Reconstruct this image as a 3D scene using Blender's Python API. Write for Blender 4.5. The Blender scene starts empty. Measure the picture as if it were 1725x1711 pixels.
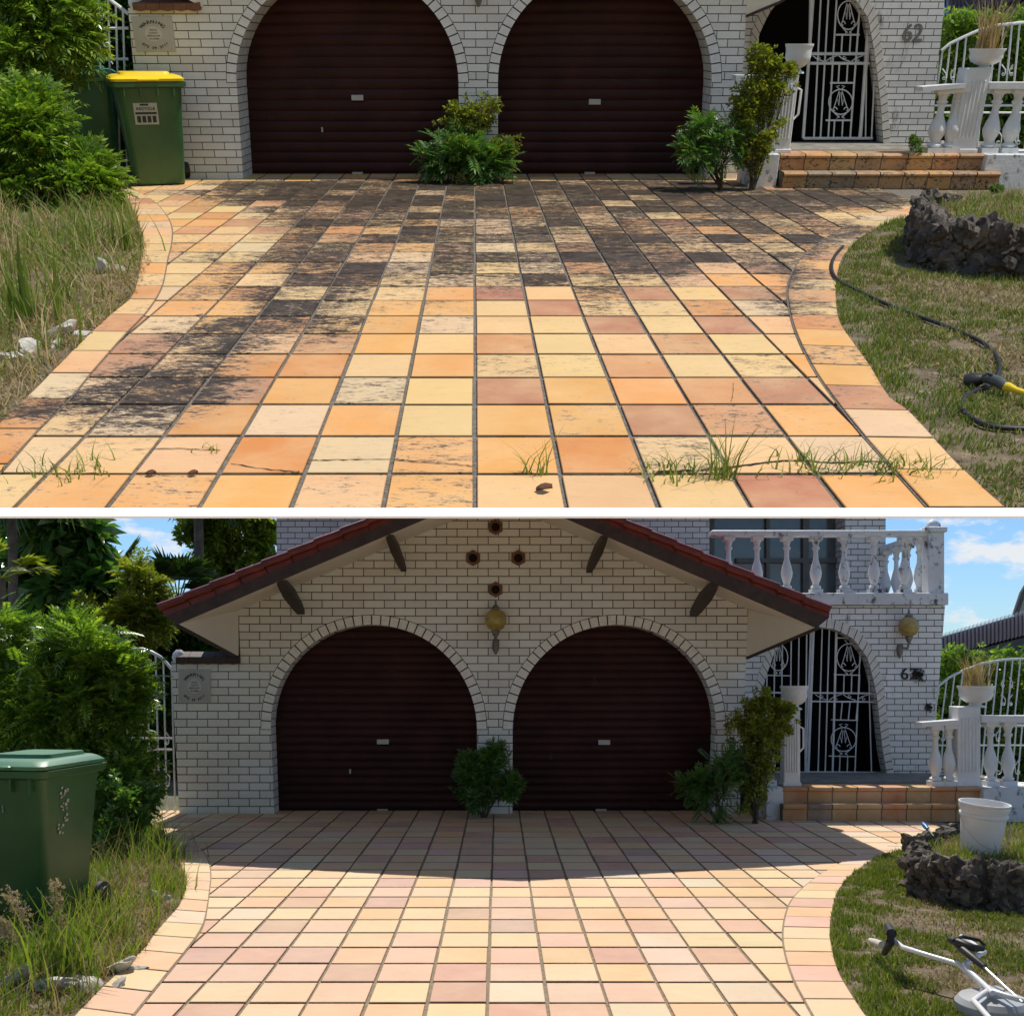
import bpy, bmesh, math, random
import numpy as np
from mathutils import Vector, Matrix
from mathutils.noise import noise as pnoise
R = math.radians
C = bpy.context.scene.collection
sc = bpy.context.scene

# ------------------------------------------------------------------ camera, sky, suns, exposure
F, VX, VY = 1800.0, 840.0, 1135.0            # focal length and optical axis, in photograph pixels
CAMZ = 1.65
cd = bpy.data.cameras.new('camera'); cam = bpy.data.objects.new('camera', cd); C.objects.link(cam)
cam.location = (0, 0, CAMZ); cam.rotation_euler = (R(90), 0, 0)
cd.sensor_fit = 'HORIZONTAL'; cd.sensor_width = 36; cd.lens = F*36/1725
cd.shift_x = (862.5-VX)/1725; cd.shift_y = (VY-855.5)/1725
cd.clip_start = 0.05; cd.clip_end = 900
sc.camera = cam
sc.render.resolution_x = 1024; sc.render.resolution_y = 1015

SUN_B = Vector((-0.05, 0.67, 1.0)).normalized()     # lower place: sun behind the gable
world = bpy.data.worlds.new('World'); sc.world = world; world.use_nodes = True
wn = world.node_tree.nodes; wl = world.node_tree.links
bg = wn['Background']; sky = wn.new('ShaderNodeTexSky'); sky.sky_type = 'NISHITA'; sky.sun_disc = False
sky.sun_elevation = math.asin(SUN_B.z); sky.sun_rotation = math.atan2(SUN_B.x, SUN_B.y)
sky.air_density = 1.0; sky.dust_density = 0.3; sky.ozone_density = 2.0
# scattered clouds, laid on the sky by direction
tc = wn.new('ShaderNodeTexCoord'); mp = wn.new('ShaderNodeMapping'); mp.inputs['Scale'].default_value = (1, 1, 2.4)
nz = wn.new('ShaderNodeTexNoise'); nz.inputs['Scale'].default_value = 11; nz.inputs['Detail'].default_value = 9; nz.inputs['Roughness'].default_value = .62
rp = wn.new('ShaderNodeValToRGB'); rp.color_ramp.elements[0].position = .53; rp.color_ramp.elements[1].position = .62
mx = wn.new('ShaderNodeMix'); mx.data_type = 'RGBA'
SKYTINT = wn.new('ShaderNodeMix'); SKYTINT.data_type = 'RGBA'; SKYTINT.blend_type = 'MULTIPLY'; SKYTINT.inputs[0].default_value = 1
SKYTINT.inputs[7].default_value = (.74, 1.0, 1.30, 1)
wl.new(tc.outputs['Generated'], mp.inputs['Vector']); wl.new(mp.outputs['Vector'], nz.inputs['Vector'])
wl.new(nz.outputs['Fac'], rp.inputs['Fac']); wl.new(rp.outputs['Color'], mx.inputs[0])
wl.new(sky.outputs['Color'], SKYTINT.inputs[6]); wl.new(SKYTINT.outputs[2], mx.inputs[6])
mx.inputs[7].default_value = (8.5, 8.9, 9.4, 1)
wl.new(mx.outputs[2], bg.inputs['Color']); bg.inputs['Strength'].default_value = 0.085
vs = sc.view_settings; vs.view_transform = 'Standard'; vs.look = 'None'; vs.exposure = 0.17; vs.gamma = 1; vs.use_curve_mapping = False

class Frame:
    """A place with its own ground plane (z = 0), its own horizon row in the photograph and eye height."""
    def __init__(s, hor, H, scale, yb, Vv):
        s.hor, s.H, s.scale, s.yb, s.Vv = hor, H, scale, yb, Vv
        s.th = math.atan((VY-hor)/F); s.c = math.cos(s.th); s.s = math.sin(s.th)
        s.M = Matrix.Translation((0, 0, CAMZ)) @ Matrix.Rotation(s.th, 4, 'X') @ Matrix.Scale(scale, 4) @ Matrix.Translation((0, 0, -H))
        s.roots = []
    def ray(s, px, py):
        dx, dz = (px-VX)/F, (VY-py)/F
        return dx, s.c + dz*s.s, -s.s + dz*s.c
    def g(s, px, py, z=0.0):
        x, y, w = s.ray(px, py); t = (z-s.H)/w
        return Vector((x*t, y*t, z))
    def w(s, px, py, Y):
        x, y, w = s.ray(px, py); t = Y/y
        return Vector((x*t, Y, s.H+w*t))
    def U(s, px, py): return VX + (px-VX)/(1-(py-s.yb)/(s.Vv-s.yb))
    def P(s, u, py): return VX + (u-VX)*(1-(py-s.yb)/(s.Vv-s.yb))
    def wu(s, u, py, Y): return s.w(s.P(u, py), py, Y)

FA = Frame(72.0, 1.312, 0.42, 303.0, 6700.0)      # the terrace above: the stained drive
FB = Frame(1135.0, 1.65, 1.0, 1371.0, 11000.0)    # the ground below: the cleaned drive
SUN_A = (FA.M.to_3x3() @ Vector((0.42, -0.06, 0.9))).normalized()

def add_sun(name, d, strength, col):
    l = bpy.data.lights.new(name, 'SUN'); l.energy = strength; l.angle = R(.5); l.color = col
    o = bpy.data.objects.new(name, l); C.objects.link(o); o.location = d*40
    o.rotation_euler = d.to_track_quat('Z', 'Y').to_euler(); return o
sunB = add_sun('sun', SUN_B, 4.1, (1, .94, .84))
sunA = add_sun('sun_noon', SUN_A, 3.8, (1, .95, .87))
# the two halves of the photograph were taken at different hours: each place has the sun of its own hour
colA = bpy.data.collections.new('lit_at_noon'); colB = bpy.data.collections.new('lit_in_the_afternoon')
sunA.light_linking.receiver_collection = colA; sunB.light_linking.receiver_collection = colB
sunA.light_linking.blocker_collection = colA; sunB.light_linking.blocker_collection = colB

# ------------------------------------------------------------------ materials
def newmat(name):
    m = bpy.data.materials.new(name); m.use_nodes = True
    n = m.node_tree.nodes; l = m.node_tree.links
    return m, n, l, n['Principled BSDF']
def mixc(n, l, fac, a, b, mode='MIX'):
    x = n.new('ShaderNodeMix'); x.data_type = 'RGBA'; x.blend_type = mode
    for i, v in ((0, fac), (6, a), (7, b)):
        if hasattr(v, 'links') or isinstance(v, bpy.types.NodeSocket): l.new(v, x.inputs[i])
        elif i == 0: x.inputs[0].default_value = v
        else: x.inputs[i].default_value = (*v[:3], 1)
    return x.outputs[2]
def noisen(n, l, scale, detail=5, rough=.6, vec=None, sc3=None):
    t = n.new('ShaderNodeTexCoord'); src = vec or t.outputs['Object']
    if sc3:
        m = n.new('ShaderNodeMapping'); m.inputs['Scale'].default_value = sc3; l.new(src, m.inputs['Vector']); src = m.outputs['Vector']
    x = n.new('ShaderNodeTexNoise'); x.inputs['Scale'].default_value = scale; x.inputs['Detail'].default_value = detail; x.inputs['Roughness'].default_value = rough
    l.new(src, x.inputs['Vector']); return x.outputs['Fac']
def ramp(n, l, src, a, b, ca=(0, 0, 0), cb=(1, 1, 1)):
    r = n.new('ShaderNodeValToRGB'); e = r.color_ramp.elements
    e[0].position = a; e[1].position = b; e[0].color = (*ca, 1); e[1].color = (*cb, 1); l.new(src, r.inputs['Fac']); return r.outputs['Color']
def bump(n, l, src, bs, strength=.3, dist=.01):
    b = n.new('ShaderNodeBump'); b.inputs['Strength'].default_value = strength; b.inputs['Distance'].default_value = dist
    l.new(src, b.inputs['Height']); l.new(b.outputs['Normal'], bs.inputs['Normal'])
def plain(name, col, rough=.6, var=.25, scale=6, dirt=None, dirt_at=.62, metal=0, bs=.2, spec=None, dirt_scale=None, sc3=None, island=False):
    m, n, l, b = newmat(name)
    f = noisen(n, l, scale)
    c = mixc(n, l, ramp(n, l, f, .3, .7), [x*(1-var) for x in col], [min(1, x*(1+var*.5)) for x in col])
    if dirt:
        d = noisen(n, l, dirt_scale or scale*2.3, 8, .72, sc3=sc3); c = mixc(n, l, ramp(n, l, d, dirt_at, dirt_at+.09), c, dirt)
    if island:
        gi = n.new('ShaderNodeNewGeometry'); c = mixc(n, l, 1, c, ramp(n, l, gi.outputs['Random Per Island'], 0, 1, (.5, .5, .5), (1.7, 1.6, 1.5)), 'MULTIPLY')
    l.new(c, b.inputs['Base Color']); b.inputs['Roughness'].default_value = rough; b.inputs['Metallic'].default_value = metal
    if spec is not None: b.inputs['Specular IOR Level'].default_value = spec
    if bs: bump(n, l, noisen(n, l, scale*8), b, bs, .004)
    return m
def brick(name, bw, bh, col=(.78, .72, .63), mortar=(.06, .045, .03), msize=.006, stains=0.0, off=(0, 0)):
    m, n, l, b = newmat(name)
    t = n.new('ShaderNodeTexCoord'); s = n.new('ShaderNodeSeparateXYZ'); l.new(t.outputs['Object'], s.inputs[0])
    a = n.new('ShaderNodeMath'); a.operation = 'ADD'; l.new(s.outputs[0], a.inputs[0]); l.new(s.outputs[1], a.inputs[1])
    cb = n.new('ShaderNodeCombineXYZ'); l.new(a.outputs[0], cb.inputs[0]); l.new(s.outputs[2], cb.inputs[1])
    mp = n.new('ShaderNodeMapping'); mp.inputs['Location'].default_value = (off[0], off[1], 0); l.new(cb.outputs[0], mp.inputs[0])
    br = n.new('ShaderNodeTexBrick'); l.new(mp.outputs[0], br.inputs['Vector'])
    br.inputs['Scale'].default_value = 1; br.inputs['Brick Width'].default_value = bw; br.inputs['Row Height'].default_value = bh
    br.inputs['Mortar Size'].default_value = msize; br.inputs['Mortar Smooth'].default_value = .15; br.inputs['Bias'].default_value = 0
    br.inputs['Color1'].default_value = (*[x*.88 for x in col], 1); br.inputs['Color2'].default_value = (*[min(.88, x*1.06) for x in col], 1)
    br.inputs['Mortar'].default_value = (*mortar, 1)
    c = br.outputs['Color']
    c = mixc(n, l, ramp(n, l, noisen(n, l, 2.2, 6), .35, .75), c, mixc(n, l, .14, c, (.35, .28, .17)))
    c = mixc(n, l, ramp(n, l, noisen(n, l, 40, 4, .7), .56, .74), c, mixc(n, l, .30, c, (.3, .25, .2)))
    c = mixc(n, l, ramp(n, l, noisen(n, l, 5, 9, .75, sc3=(1.4, 1, .5)), .62, .80), c, mixc(n, l, .45, c, (.24, .21, .16)))
    if stains:
        d = noisen(n, l, 3.2, 10, .75, sc3=(1.5, 1, .55))
        c = mixc(n, l, ramp(n, l, d, .66-stains, .78-stains), c, mixc(n, l, .82, c, (.07, .065, .055)))
    l.new(c, b.inputs['Base Color']); b.inputs['Roughness'].default_value = .75
    inv = n.new('ShaderNodeMath'); inv.operation = 'SUBTRACT'; inv.inputs[0].default_value = 1; l.new(br.outputs['Fac'], inv.inputs[1])
    bump(n, l, inv.outputs[0], b, .8, .008)
    return m
def leafmat(name, c1, c2, c3=None, trans=.35, rough=.42):
    m, n, l, b = newmat(name)
    g = n.new('ShaderNodeNewGeometry')
    r = n.new('ShaderNodeValToRGB'); e = r.color_ramp.elements
    e[0].position = .1; e[0].color = (*c1, 1); e[1].position = .8; e[1].color = (*c2, 1)
    if c3: x = e.new(.94); x.color = (*c3, 1)
    l.new(g.outputs['Random Per Island'], r.inputs['Fac'])
    c = r.outputs['Color']
    c = mixc(n, l, ramp(n, l, noisen(n, l, 1.6, 3), .35, .7), c, mixc(n, l, .45, c, c2))
    l.new(c, b.inputs['Base Color']); b.inputs['Roughness'].default_value = rough
    tr = n.new('ShaderNodeBsdfTranslucent'); l.new(mixc(n, l, 1, c, (1.5, 1.7, .6), 'MULTIPLY'), tr.inputs['Color'])
    ms = n.new('ShaderNodeMixShader'); ms.inputs[0].default_value = trans
    l.new(b.outputs[0], ms.inputs[1]); l.new(tr.outputs[0], ms.inputs[2]); l.new(ms.outputs[0], n['Material Output'].inputs['Surface'])
    return m
def tilemat(name, stain):
    m, n, l, b = newmat(name)
    a = n.new('ShaderNodeAttribute'); a.attribute_name = 'tile'
    st = n.new('ShaderNodeAttribute'); st.attribute_name = 'stain'
    c = a.outputs['Color']
    # slow mottling of the glaze and fine scratches
    c = mixc(n, l, ramp(n, l, noisen(n, l, 3.1, 5, .6), .38, .66), c, mixc(n, l, .34, c, (.80, .56, .29) if stain else (.82, .60, .40)))
    c = mixc(n, l, ramp(n, l, noisen(n, l, 1.3, 6, .6), .35, .7), mixc(n, l, .22, c, (.50, .26, .10)), c)
    c = mixc(n, l, ramp(n, l, noisen(n, l, 55, 4, .8, sc3=(.6, 1.6, 1)), .60, .74), c, mixc(n, l, .45, c, (.22, .14, .08)))
    c = mixc(n, l, ramp(n, l, noisen(n, l, 5, 8, .7, sc3=(1, 4, 1)), .56, .72), c, mixc(n, l, .24, c, (.35, .22, .12)))
    if stain:
        s1 = noisen(n, l, 9, 12, .78, sc3=(.7, 1.4, 1)); s2 = noisen(n, l, 42, 6, .85, sc3=(.6, 1.7, 1))
        def madd(a, k, b):
            m_ = n.new('ShaderNodeMath'); m_.operation = 'MULTIPLY_ADD'; l.new(a, m_.inputs[0]); m_.inputs[1].default_value = k
            if isinstance(b, float): m_.inputs[2].default_value = b
            else: l.new(b, m_.inputs[2])
            return m_.outputs[0]
        v = madd(s1, 1.7, madd(s2, 2.6, madd(st.outputs['Fac'], 1.0, -2.15)))
        def mr_(a, b, top):
            m_ = n.new('ShaderNodeMapRange'); m_.inputs[1].default_value = a; m_.inputs[2].default_value = b; m_.inputs[4].default_value = top; l.new(v, m_.inputs[0]); return m_.outputs[0]
        c = mixc(n, l, mr_(0, .30, .38), c, (.46, .36, .24))
        c = mixc(n, l, mr_(.28, .38, .70), c, (.12, .080, .050))
        dk = mixc(n, l, ramp(n, l, noisen(n, l, 7, 6), .4, .65), (.026, .019, .014), (.070, .052, .038))
        c = mixc(n, l, mr_(.36, .48, .97), c, dk)
    else:
        c = mixc(n, l, ramp(n, l, noisen(n, l, 2.0, 7, .7), .6, .8), c, mixc(n, l, .22, c, (.45, .38, .28)))
    l.new(c, b.inputs['Base Color']); b.inputs['Roughness'].default_value = .62; b.inputs['Specular IOR Level'].default_value = .3
    bump(n, l, noisen(n, l, 30, 6), b, .12, .004)
    return m

Mt = {}
Mt['grout'] = plain('grout', (.20, .175, .14), .95, .45, 30, (.07, .06, .05), .5)
Mt['grout_clean'] = plain('grout_clean', (.30, .235, .16), .95, .4, 30, (.14, .11, .08), .6)
Mt['tile_dirty'] = tilemat('stained_tile', True); Mt['tile_clean'] = tilemat('clean_tile', False)
Mt['white'] = plain('white_paint', (.74, .74, .72), .55, .10, 5, (.36, .34, .30), .68, bs=.15)
Mt['white_mould'] = plain('mouldy_white_paint', (.72, .73, .72), .6, .12, 4, (.05, .05, .045), .545, bs=.3, dirt_scale=7, sc3=(1, 1, .8))
Mt['iron'] = plain('white_iron', (.72, .73, .73), .4, .12, 12, (.4, .36, .3), .72, bs=.05)
Mt['door'] = plain('maroon_door', (.042, .011, .010), .45, .4, 2.5, (.060, .030, .022), .62, bs=.1, spec=.2)
Mt['soffit'] = plain('cream_soffit', (.87, .79, .65), .7, .06, 2, bs=.05)
Mt['fascia'] = plain('brown_fascia', (.060, .036, .030), .7, .4, 9, (.11, .08, .06), .6, bs=.4)
Mt['redtile'] = plain('red_roof_tile', (.17, .022, .016), .5, .4, 8, (.07, .02, .02), .6, bs=.3)
Mt['beam'] = plain('dark_beam', (.055, .040, .030), .65, .35, 9, bs=.4)
Mt['hex'] = plain('terracotta_vent', (.20, .085, .050), .7, .3, 15)
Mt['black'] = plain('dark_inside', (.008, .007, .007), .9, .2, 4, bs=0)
Mt['glass'] = plain('window_glass', (.10, .115, .11), .12, .3, 1.2, bs=0, spec=.8)
Mt['frame'] = plain('window_frame', (.10, .095, .08), .5, .2, 6)
Mt['step'] = tilemat('step_tile', False); Mt['step_dirty'] = tilemat('grimy_step_tile', True)
Mt['soil'] = plain('soil', (.17, .125, .075), .95, .55, 5, (.30, .24, .15), .55, bs=.8)
Mt['ground'] = plain('ground_earth', (.13, .13, .07), .95, .5, .6, bs=.6)
Mt['rock'] = plain('volcanic_rock', (.105, .092, .078), .95, .65, 9, (.30, .28, .23), .60, bs=1.0, island=True)
Mt['stone'] = plain('edging_stone', (.60, .57, .50), .85, .35, 11, (.2, .18, .13), .6, bs=.8)
Mt['bin_green'] = plain('bin_green', (.035, .115, .035), .38, .22, 3, (.07, .13, .06), .66, bs=.08)
Mt['bin_lid'] = plain('bin_lid_green', (.075, .22, .115), .45, .18, 3, (.2, .3, .22), .68, bs=.08)
Mt['yellow'] = plain('yellow_plastic', (.85, .60, .02), .38, .08, 4, bs=.05)
Mt['rubber'] = plain('black_rubber', (.018, .018, .018), .5, .3, 8, bs=.1)
Mt['paper'] = plain('sticker', (.42, .44, .36), .5, .12, 12, bs=0)
Mt['signgrey'] = plain('sign_plate', (.50, .48, .45), .45, .10, 4, (.42, .38, .30), .62, bs=0)
Mt['ink'] = plain('ink', (.03, .028, .025), .6, .1, 4, bs=0)
Mt['amber'] = plain('amber_glass', (.42, .30, .07), .18, .3, 14, bs=.5, spec=.7)
Mt['pewter'] = plain('aged_metal', (.22, .22, .20), .5, .35, 14, metal=.5)
Mt['bucket'] = plain('white_bucket', (.78, .78, .76), .35, .05, 3, bs=.03)
Mt['blue'] = plain('blue_handle', (.01, .16, .5), .4, .1, 4)
Mt['alu'] = plain('white_tube', (.78, .79, .80), .3, .06, 4, bs=0)
Mt['greyplast'] = plain('grey_plastic', (.42, .44, .46), .4, .08, 4, bs=.05)
Mt['rooftile'] = plain('slate_tile', (.075, .062, .085), .35, .5, 18, (.30, .30, .34), .6, bs=.3)
Mt['render'] = plain('cream_render', (.5, .46, .40), .8, .12, 3)
Mt['bark'] = plain('bark', (.10, .075, .05), .9, .4, 12, bs=.8)
Mt['palmbark'] = plain('palm_bark', (.16, .13, .10), .9, .4, 9, bs=.8)
Mt['dead'] = plain('dead_leaf', (.13, .055, .025), .8, .3, 20)
Mt['driedstalk'] = plain('dry_stalk', (.42, .31, .22), .8, .3, 20)
Mt['paving'] = plain('porch_floor', (.26, .24, .20), .9, .4, 6, (.08, .08, .06), .55)
Mt['leaf_shrub'] = leafmat('shrub_leaf', (.06, .13, .020), (.19, .30, .045), (.42, .50, .07), .40, .3)
Mt['leaf_dark'] = leafmat('dark_leaf', (.018, .055, .013), (.05, .12, .025), (.15, .21, .03), .35, .3)
Mt['leaf_weed'] = leafmat('weed_leaf', (.05, .13, .035), (.13, .25, .06), (.26, .26, .06), .35, .3)
Mt['leaf_olive'] = leafmat('olive_leaf', (.09, .12, .018), (.24, .27, .035), (.42, .36, .05), .4)
Mt['leaf_palm'] = leafmat('palm_leaf', (.022, .050, .014), (.06, .11, .025), (.17, .20, .04), .28, .35)
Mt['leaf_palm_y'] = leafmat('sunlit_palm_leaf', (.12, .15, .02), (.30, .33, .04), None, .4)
Mt['leaf_back'] = leafmat('backlit_leaf', (.07, .11, .015), (.20, .24, .03), (.4, .4, .06), .5)
Mt['grass'] = leafmat('lawn_grass', (.08, .13, .02), (.18, .23, .035), (.38, .33, .13), .3, .6)
Mt['dry_grass'] = leafmat('dry_grass', (.21, .16, .075), (.38, .29, .15), (.14, .19, .04), .2, .7)
Mt['long_grass'] = leafmat('long_grass', (.09, .15, .02), (.20, .27, .04), (.36, .33, .12), .35, .5)
Mt['straw'] = leafmat('straw', (.30, .20, .11), (.50, .36, .20), None, .25, .8)
Mt['seed'] = leafmat('seed_head', (.26, .18, .16), (.45, .36, .32), None, .3, .9)

# ------------------------------------------------------------------ mesh builder and object helpers
class MB:
    def __init__(s): s.v = []; s.f = []
    def add(s, vs, fs):
        k = len(s.v); s.v += [tuple(v) for v in vs]; s.f += [tuple(i+k for i in f) for f in fs]; return s
    def quad(s, a, b, c, d): return s.add([a, b, c, d], [(0, 1, 2, 3)])
    def hexa(s, p):          # 8 corners: bottom 4 then top 4
        return s.add(p, [(3, 2, 1, 0), (4, 5, 6, 7), (0, 1, 5, 4), (1, 2, 6, 5), (2, 3, 7, 6), (3, 0, 4, 7)])
    def box(s, x0, x1, y0, y1, z0, z1, bev=0):
        if bev <= 0: return s.hexa([(x0, y0, z0), (x1, y0, z0), (x1, y1, z0), (x0, y1, z0), (x0, y0, z1), (x1, y0, z1), (x1, y1, z1), (x0, y1, z1)])
        b = bev; zs = [(z0, b), (z0+b, 0), (z1-b, 0), (z1, b)]; rings = []
        for z, e in zs:
            a0, a1, c0, c1 = x0+e, x1-e, y0+e, y1-e
            rings.append([(a0+b, c0, z), (a1-b, c0, z), (a1, c0+b, z), (a1, c1-b, z), (a1-b, c1, z), (a0+b, c1, z), (a0, c1-b, z), (a0, c0+b, z)])
        return s.loft(rings)
    def loft(s, rings, cap=True, closed=True):
        k = len(s.v); m = len(rings[0])
        for r in rings: s.v += [tuple(p) for p in r]
        for i in range(len(rings)-1):
            for j in range(m if closed else m-1):
                a, b = k+i*m+j, k+i*m+(j+1) % m
                s.f.append((a, b, b+m, a+m))
        if cap: s.f.append(tuple(k+j for j in range(m))[::-1]); s.f.append(tuple(k+(len(rings)-1)*m+j for j in range(m)))
        return s
    def tube(s, pts, r, n=8, cap=True):
        pts = [Vector(p) for p in pts]; rs = r if isinstance(r, (list, tuple)) else [r]*len(pts)
        rings = []; up = None
        for i, p in enumerate(pts):
            d = (pts[min(i+1, len(pts)-1)]-pts[max(i-1, 0)])
            if d.length < 1e-9: d = Vector((0, 0, 1))
            d.normalize()
            if up is None: up = d.orthogonal().normalized()
            up = (up-d*up.dot(d))
            up = d.orthogonal().normalized() if up.length < 1e-6 else up.normalized()
            sd = d.cross(up)
            rings.append([p+(up*math.cos(a)+sd*math.sin(a))*rs[i] for a in [2*math.pi*j/n for j in range(n)]])
        return s.loft(rings, cap)
    def lathe(s, c, prof, n=16, square=False):
        rings = []
        for r, z in prof:
            rings.append([(c[0]+r*math.cos(2*math.pi*j/n), c[1]+r*math.sin(2*math.pi*j/n), c[2]+z) for j in range(n)])
        return s.loft(rings)
    def disc(s, c, r, n=20):
        k = len(s.v); s.v += [(c[0]+r*math.cos(2*math.pi*j/n), c[1], c[2]+r*math.sin(2*math.pi*j/n)) for j in range(n)]
        s.f.append(tuple(range(k, k+n))); return s
    def xf(s, M):
        s.v = [tuple(M @ Vector(v)) for v in s.v]; return s

def mkmesh(name, v, f, mat, off=None, smooth=None):
    me = bpy.data.meshes.new(name)
    if off is not None: v = [(a-off[0], b-off[1], c-off[2]) for a, b, c in v]
    me.from_pydata(v, [], f); me.materials.append(mat); me.update()
    if smooth:
        me.polygons.foreach_set('use_smooth', [True]*len(me.polygons))
        try: me.set_sharp_from_angle(angle=R(smooth))
        except Exception: pass
    return me
BASE = {}
def tag(o, label=None, cat=None, group=None, kind=None):
    if label: o['label'] = label
    if cat: o['category'] = cat
    if group: o['group'] = group
    if kind: o['kind'] = kind
def thing(fr, name, label, cat, loc, group=None):
    o = bpy.data.objects.new(name, None); C.objects.link(o); o.location = loc; o.empty_display_size = .2
    tag(o, label, cat, group); fr.roots.append(o); BASE[o] = Vector(loc); return o
def part(name, mb, mat, parent, label=None, smooth=40, kind=None):
    me = mkmesh(name, mb.v, mb.f, Mt[mat] if isinstance(mat, str) else mat, BASE[parent], smooth)
    bm = bmesh.new(); bm.from_mesh(me); bmesh.ops.recalc_face_normals(bm, faces=bm.faces); bm.to_mesh(me); bm.free()
    o = bpy.data.objects.new(name, me); C.objects.link(o); o.parent = parent; BASE[o] = BASE[parent]
    if label: o['label'] = label
    if kind: o['kind'] = kind
    return o
def single(fr, name, mb, mat, label=None, cat=None, group=None, kind=None, smooth=40, recalc=True):
    v = np.array(mb.v); base = Vector((float(v[:, 0].mean()), float(v[:, 1].mean()), float(v[:, 2].min())))
    me = mkmesh(name, mb.v, mb.f, Mt[mat] if isinstance(mat, str) else mat, base, smooth)
    if recalc:
        bm = bmesh.new(); bm.from_mesh(me); bmesh.ops.recalc_face_normals(bm, faces=bm.faces); bm.to_mesh(me); bm.free()
    o = bpy.data.objects.new(name, me); C.objects.link(o); o.location = base
    tag(o, label, cat, group, kind); fr.roots.append(o); BASE[o] = base; return o

# letters
_gl = {}
def glyph(ch):
    if ch not in _gl:
        cu = bpy.data.curves.new('t', 'FONT'); cu.body = ch; cu.size = 1; cu.extrude = 0; cu.offset = .008
        o = bpy.data.objects.new('t', cu); C.objects.link(o); bpy.context.view_layer.update()
        me = bpy.data.meshes.new_from_object(o.evaluated_get(bpy.context.evaluated_depsgraph_get()))
        v = [tuple(p.co) for p in me.vertices]; f = [tuple(p.vertices) for p in me.polygons]
        w = max([p[0] for p in v], default=.3)
        bpy.data.objects.remove(o); bpy.data.curves.remove(cu); bpy.data.meshes.remove(me)
        _gl[ch] = (v, f, w)
    return _gl[ch]
def text(mb, s, size, place, spacing=.08, center=True, bold=True):
    """place(a, b) -> 3D point, a to the right and b up."""
    ws = [glyph(c)[2] if c != ' ' else .3 for c in s]; tot = sum(ws)+spacing*(len(s)-1); x = -tot/2 if center else 0
    for c, w in zip(s, ws):
        if c != ' ':
            v, f, _ = glyph(c)
            for ox, oy in ((0, 0), (.035, 0), (.018, .03)) if bold else ((0, 0),): mb.add([place((x+p[0]+ox)*size, (p[1]+oy)*size) for p in v], f)
        x += w+spacing
def arctext(mb, s, size, R0, mid, place, bottom=False, step=None):
    n = len(s); st = step or size*.95/R0
    for i, c, dd in [(i, c, dd) for i, c in enumerate(s) for dd in (0, .02)]:
        if c == ' ': continue
        a = (i-(n-1)/2)*st+dd; v, f, w = glyph(c)
        ang = mid-a if not bottom else mid+a
        ca, sa = math.cos(ang), math.sin(ang)
        pts = []
        for p in v:
            t = (p[0]-w/2)*size*1.0; rr = R0+(p[1]*size if not bottom else -p[1]*size)
            if not bottom: pts.append(place(ca*rr+sa*t, sa*rr-ca*t))
            else: pts.append(place(ca*rr-sa*t, sa*rr+ca*t))
        mb.add(pts, f)

# ------------------------------------------------------------------ foliage
def bulk(name, V, Fq, mat, parent=None, fr=None, kind=None, label=None, cat=None, group=None):
    """fast mesh from numpy quads (n,4)"""
    base = BASE[parent] if parent is not None else Vector((float(V[:, 0].mean()), float(V[:, 1].mean()), float(V[:, 2].min())))
    V = V-np.array(base)
    me = bpy.data.meshes.new(name); me.vertices.add(len(V)); me.vertices.foreach_set('co', V.astype(np.float32).ravel())
    k = Fq.shape[1]; me.loops.add(Fq.size); me.loops.foreach_set('vertex_index', Fq.astype(np.int32).ravel())
    me.polygons.add(len(Fq)); me.polygons.foreach_set('loop_start', np.arange(0, Fq.size, k, dtype=np.int32))
    me.update(calc_edges=True); me.materials.append(Mt[mat])
    o = bpy.data.objects.new(name, me); C.objects.link(o)
    if parent is not None: o.parent = parent; BASE[o] = base
    else: o.location = base; BASE[o] = base; fr.roots.append(o); tag(o, label, cat, group, kind)
    if kind and parent is not None: o['kind'] = kind
    return o
def leaf(L, W, origin, d, up, curl=.12):
    d = np.array(d)/np.linalg.norm(d); up = np.array(up, float); sd = np.cross(d, up); sd /= np.linalg.norm(sd); nn = np.cross(sd, d)
    o = np.array(origin)
    return [o, o+d*L*.45+sd*W/2-nn*curl*L*.2, o+d*L-nn*curl*L, o+d*L*.45-sd*W/2-nn*curl*L*.2]
def tmpl(kind):
    v = []
    if kind == 'pinnate':                       # stem along +x
        for i in range(7):
            t = (i+1)/7.5; x = t; z = -.28*t*t
            for s in (-1, 1): v += leaf(.34*(1-.35*abs(t-.45)), .105, (x, 0, z), (.55, s*.85, -.10), (0, 0, 1), .2)
        v += leaf(.3, .1, (.95, 0, -.25), (1, 0, -.5), (0, 0, 1))
    elif kind == 'lance':
        for i in range(9):
            a = i*2.4; e = .15+.75*(i/9)
            v += leaf(.75, .17, (.12*i/9, 0, 0), (.5+e*.6, math.cos(a)*(1-e*.5), math.sin(a)*(1-e*.5)), (.3, -math.sin(a), math.cos(a)), .25)
    elif kind == 'oval':
        for i in range(6):
            a = i*2.4
            v += leaf(.6, .30, (.10*i, 0, 0), (.6, math.cos(a), math.sin(a)), (.2, -math.sin(a), math.cos(a)), .22)
    elif kind == 'drop':                        # big hanging leaves
        for i in range(4):
            a = i*1.7
            v += leaf(1.0, .42, (.2*i, 0, 0), (.5, math.cos(a)*.7, -.75), (.5, math.cos(a), .6), .15)
    v = np.array(v).reshape(-1, 3); f = np.arange(len(v)).reshape(-1, 4)
    return v, f
TM = {k: tmpl(k) for k in ('pinnate', 'lance', 'oval', 'drop')}
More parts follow.
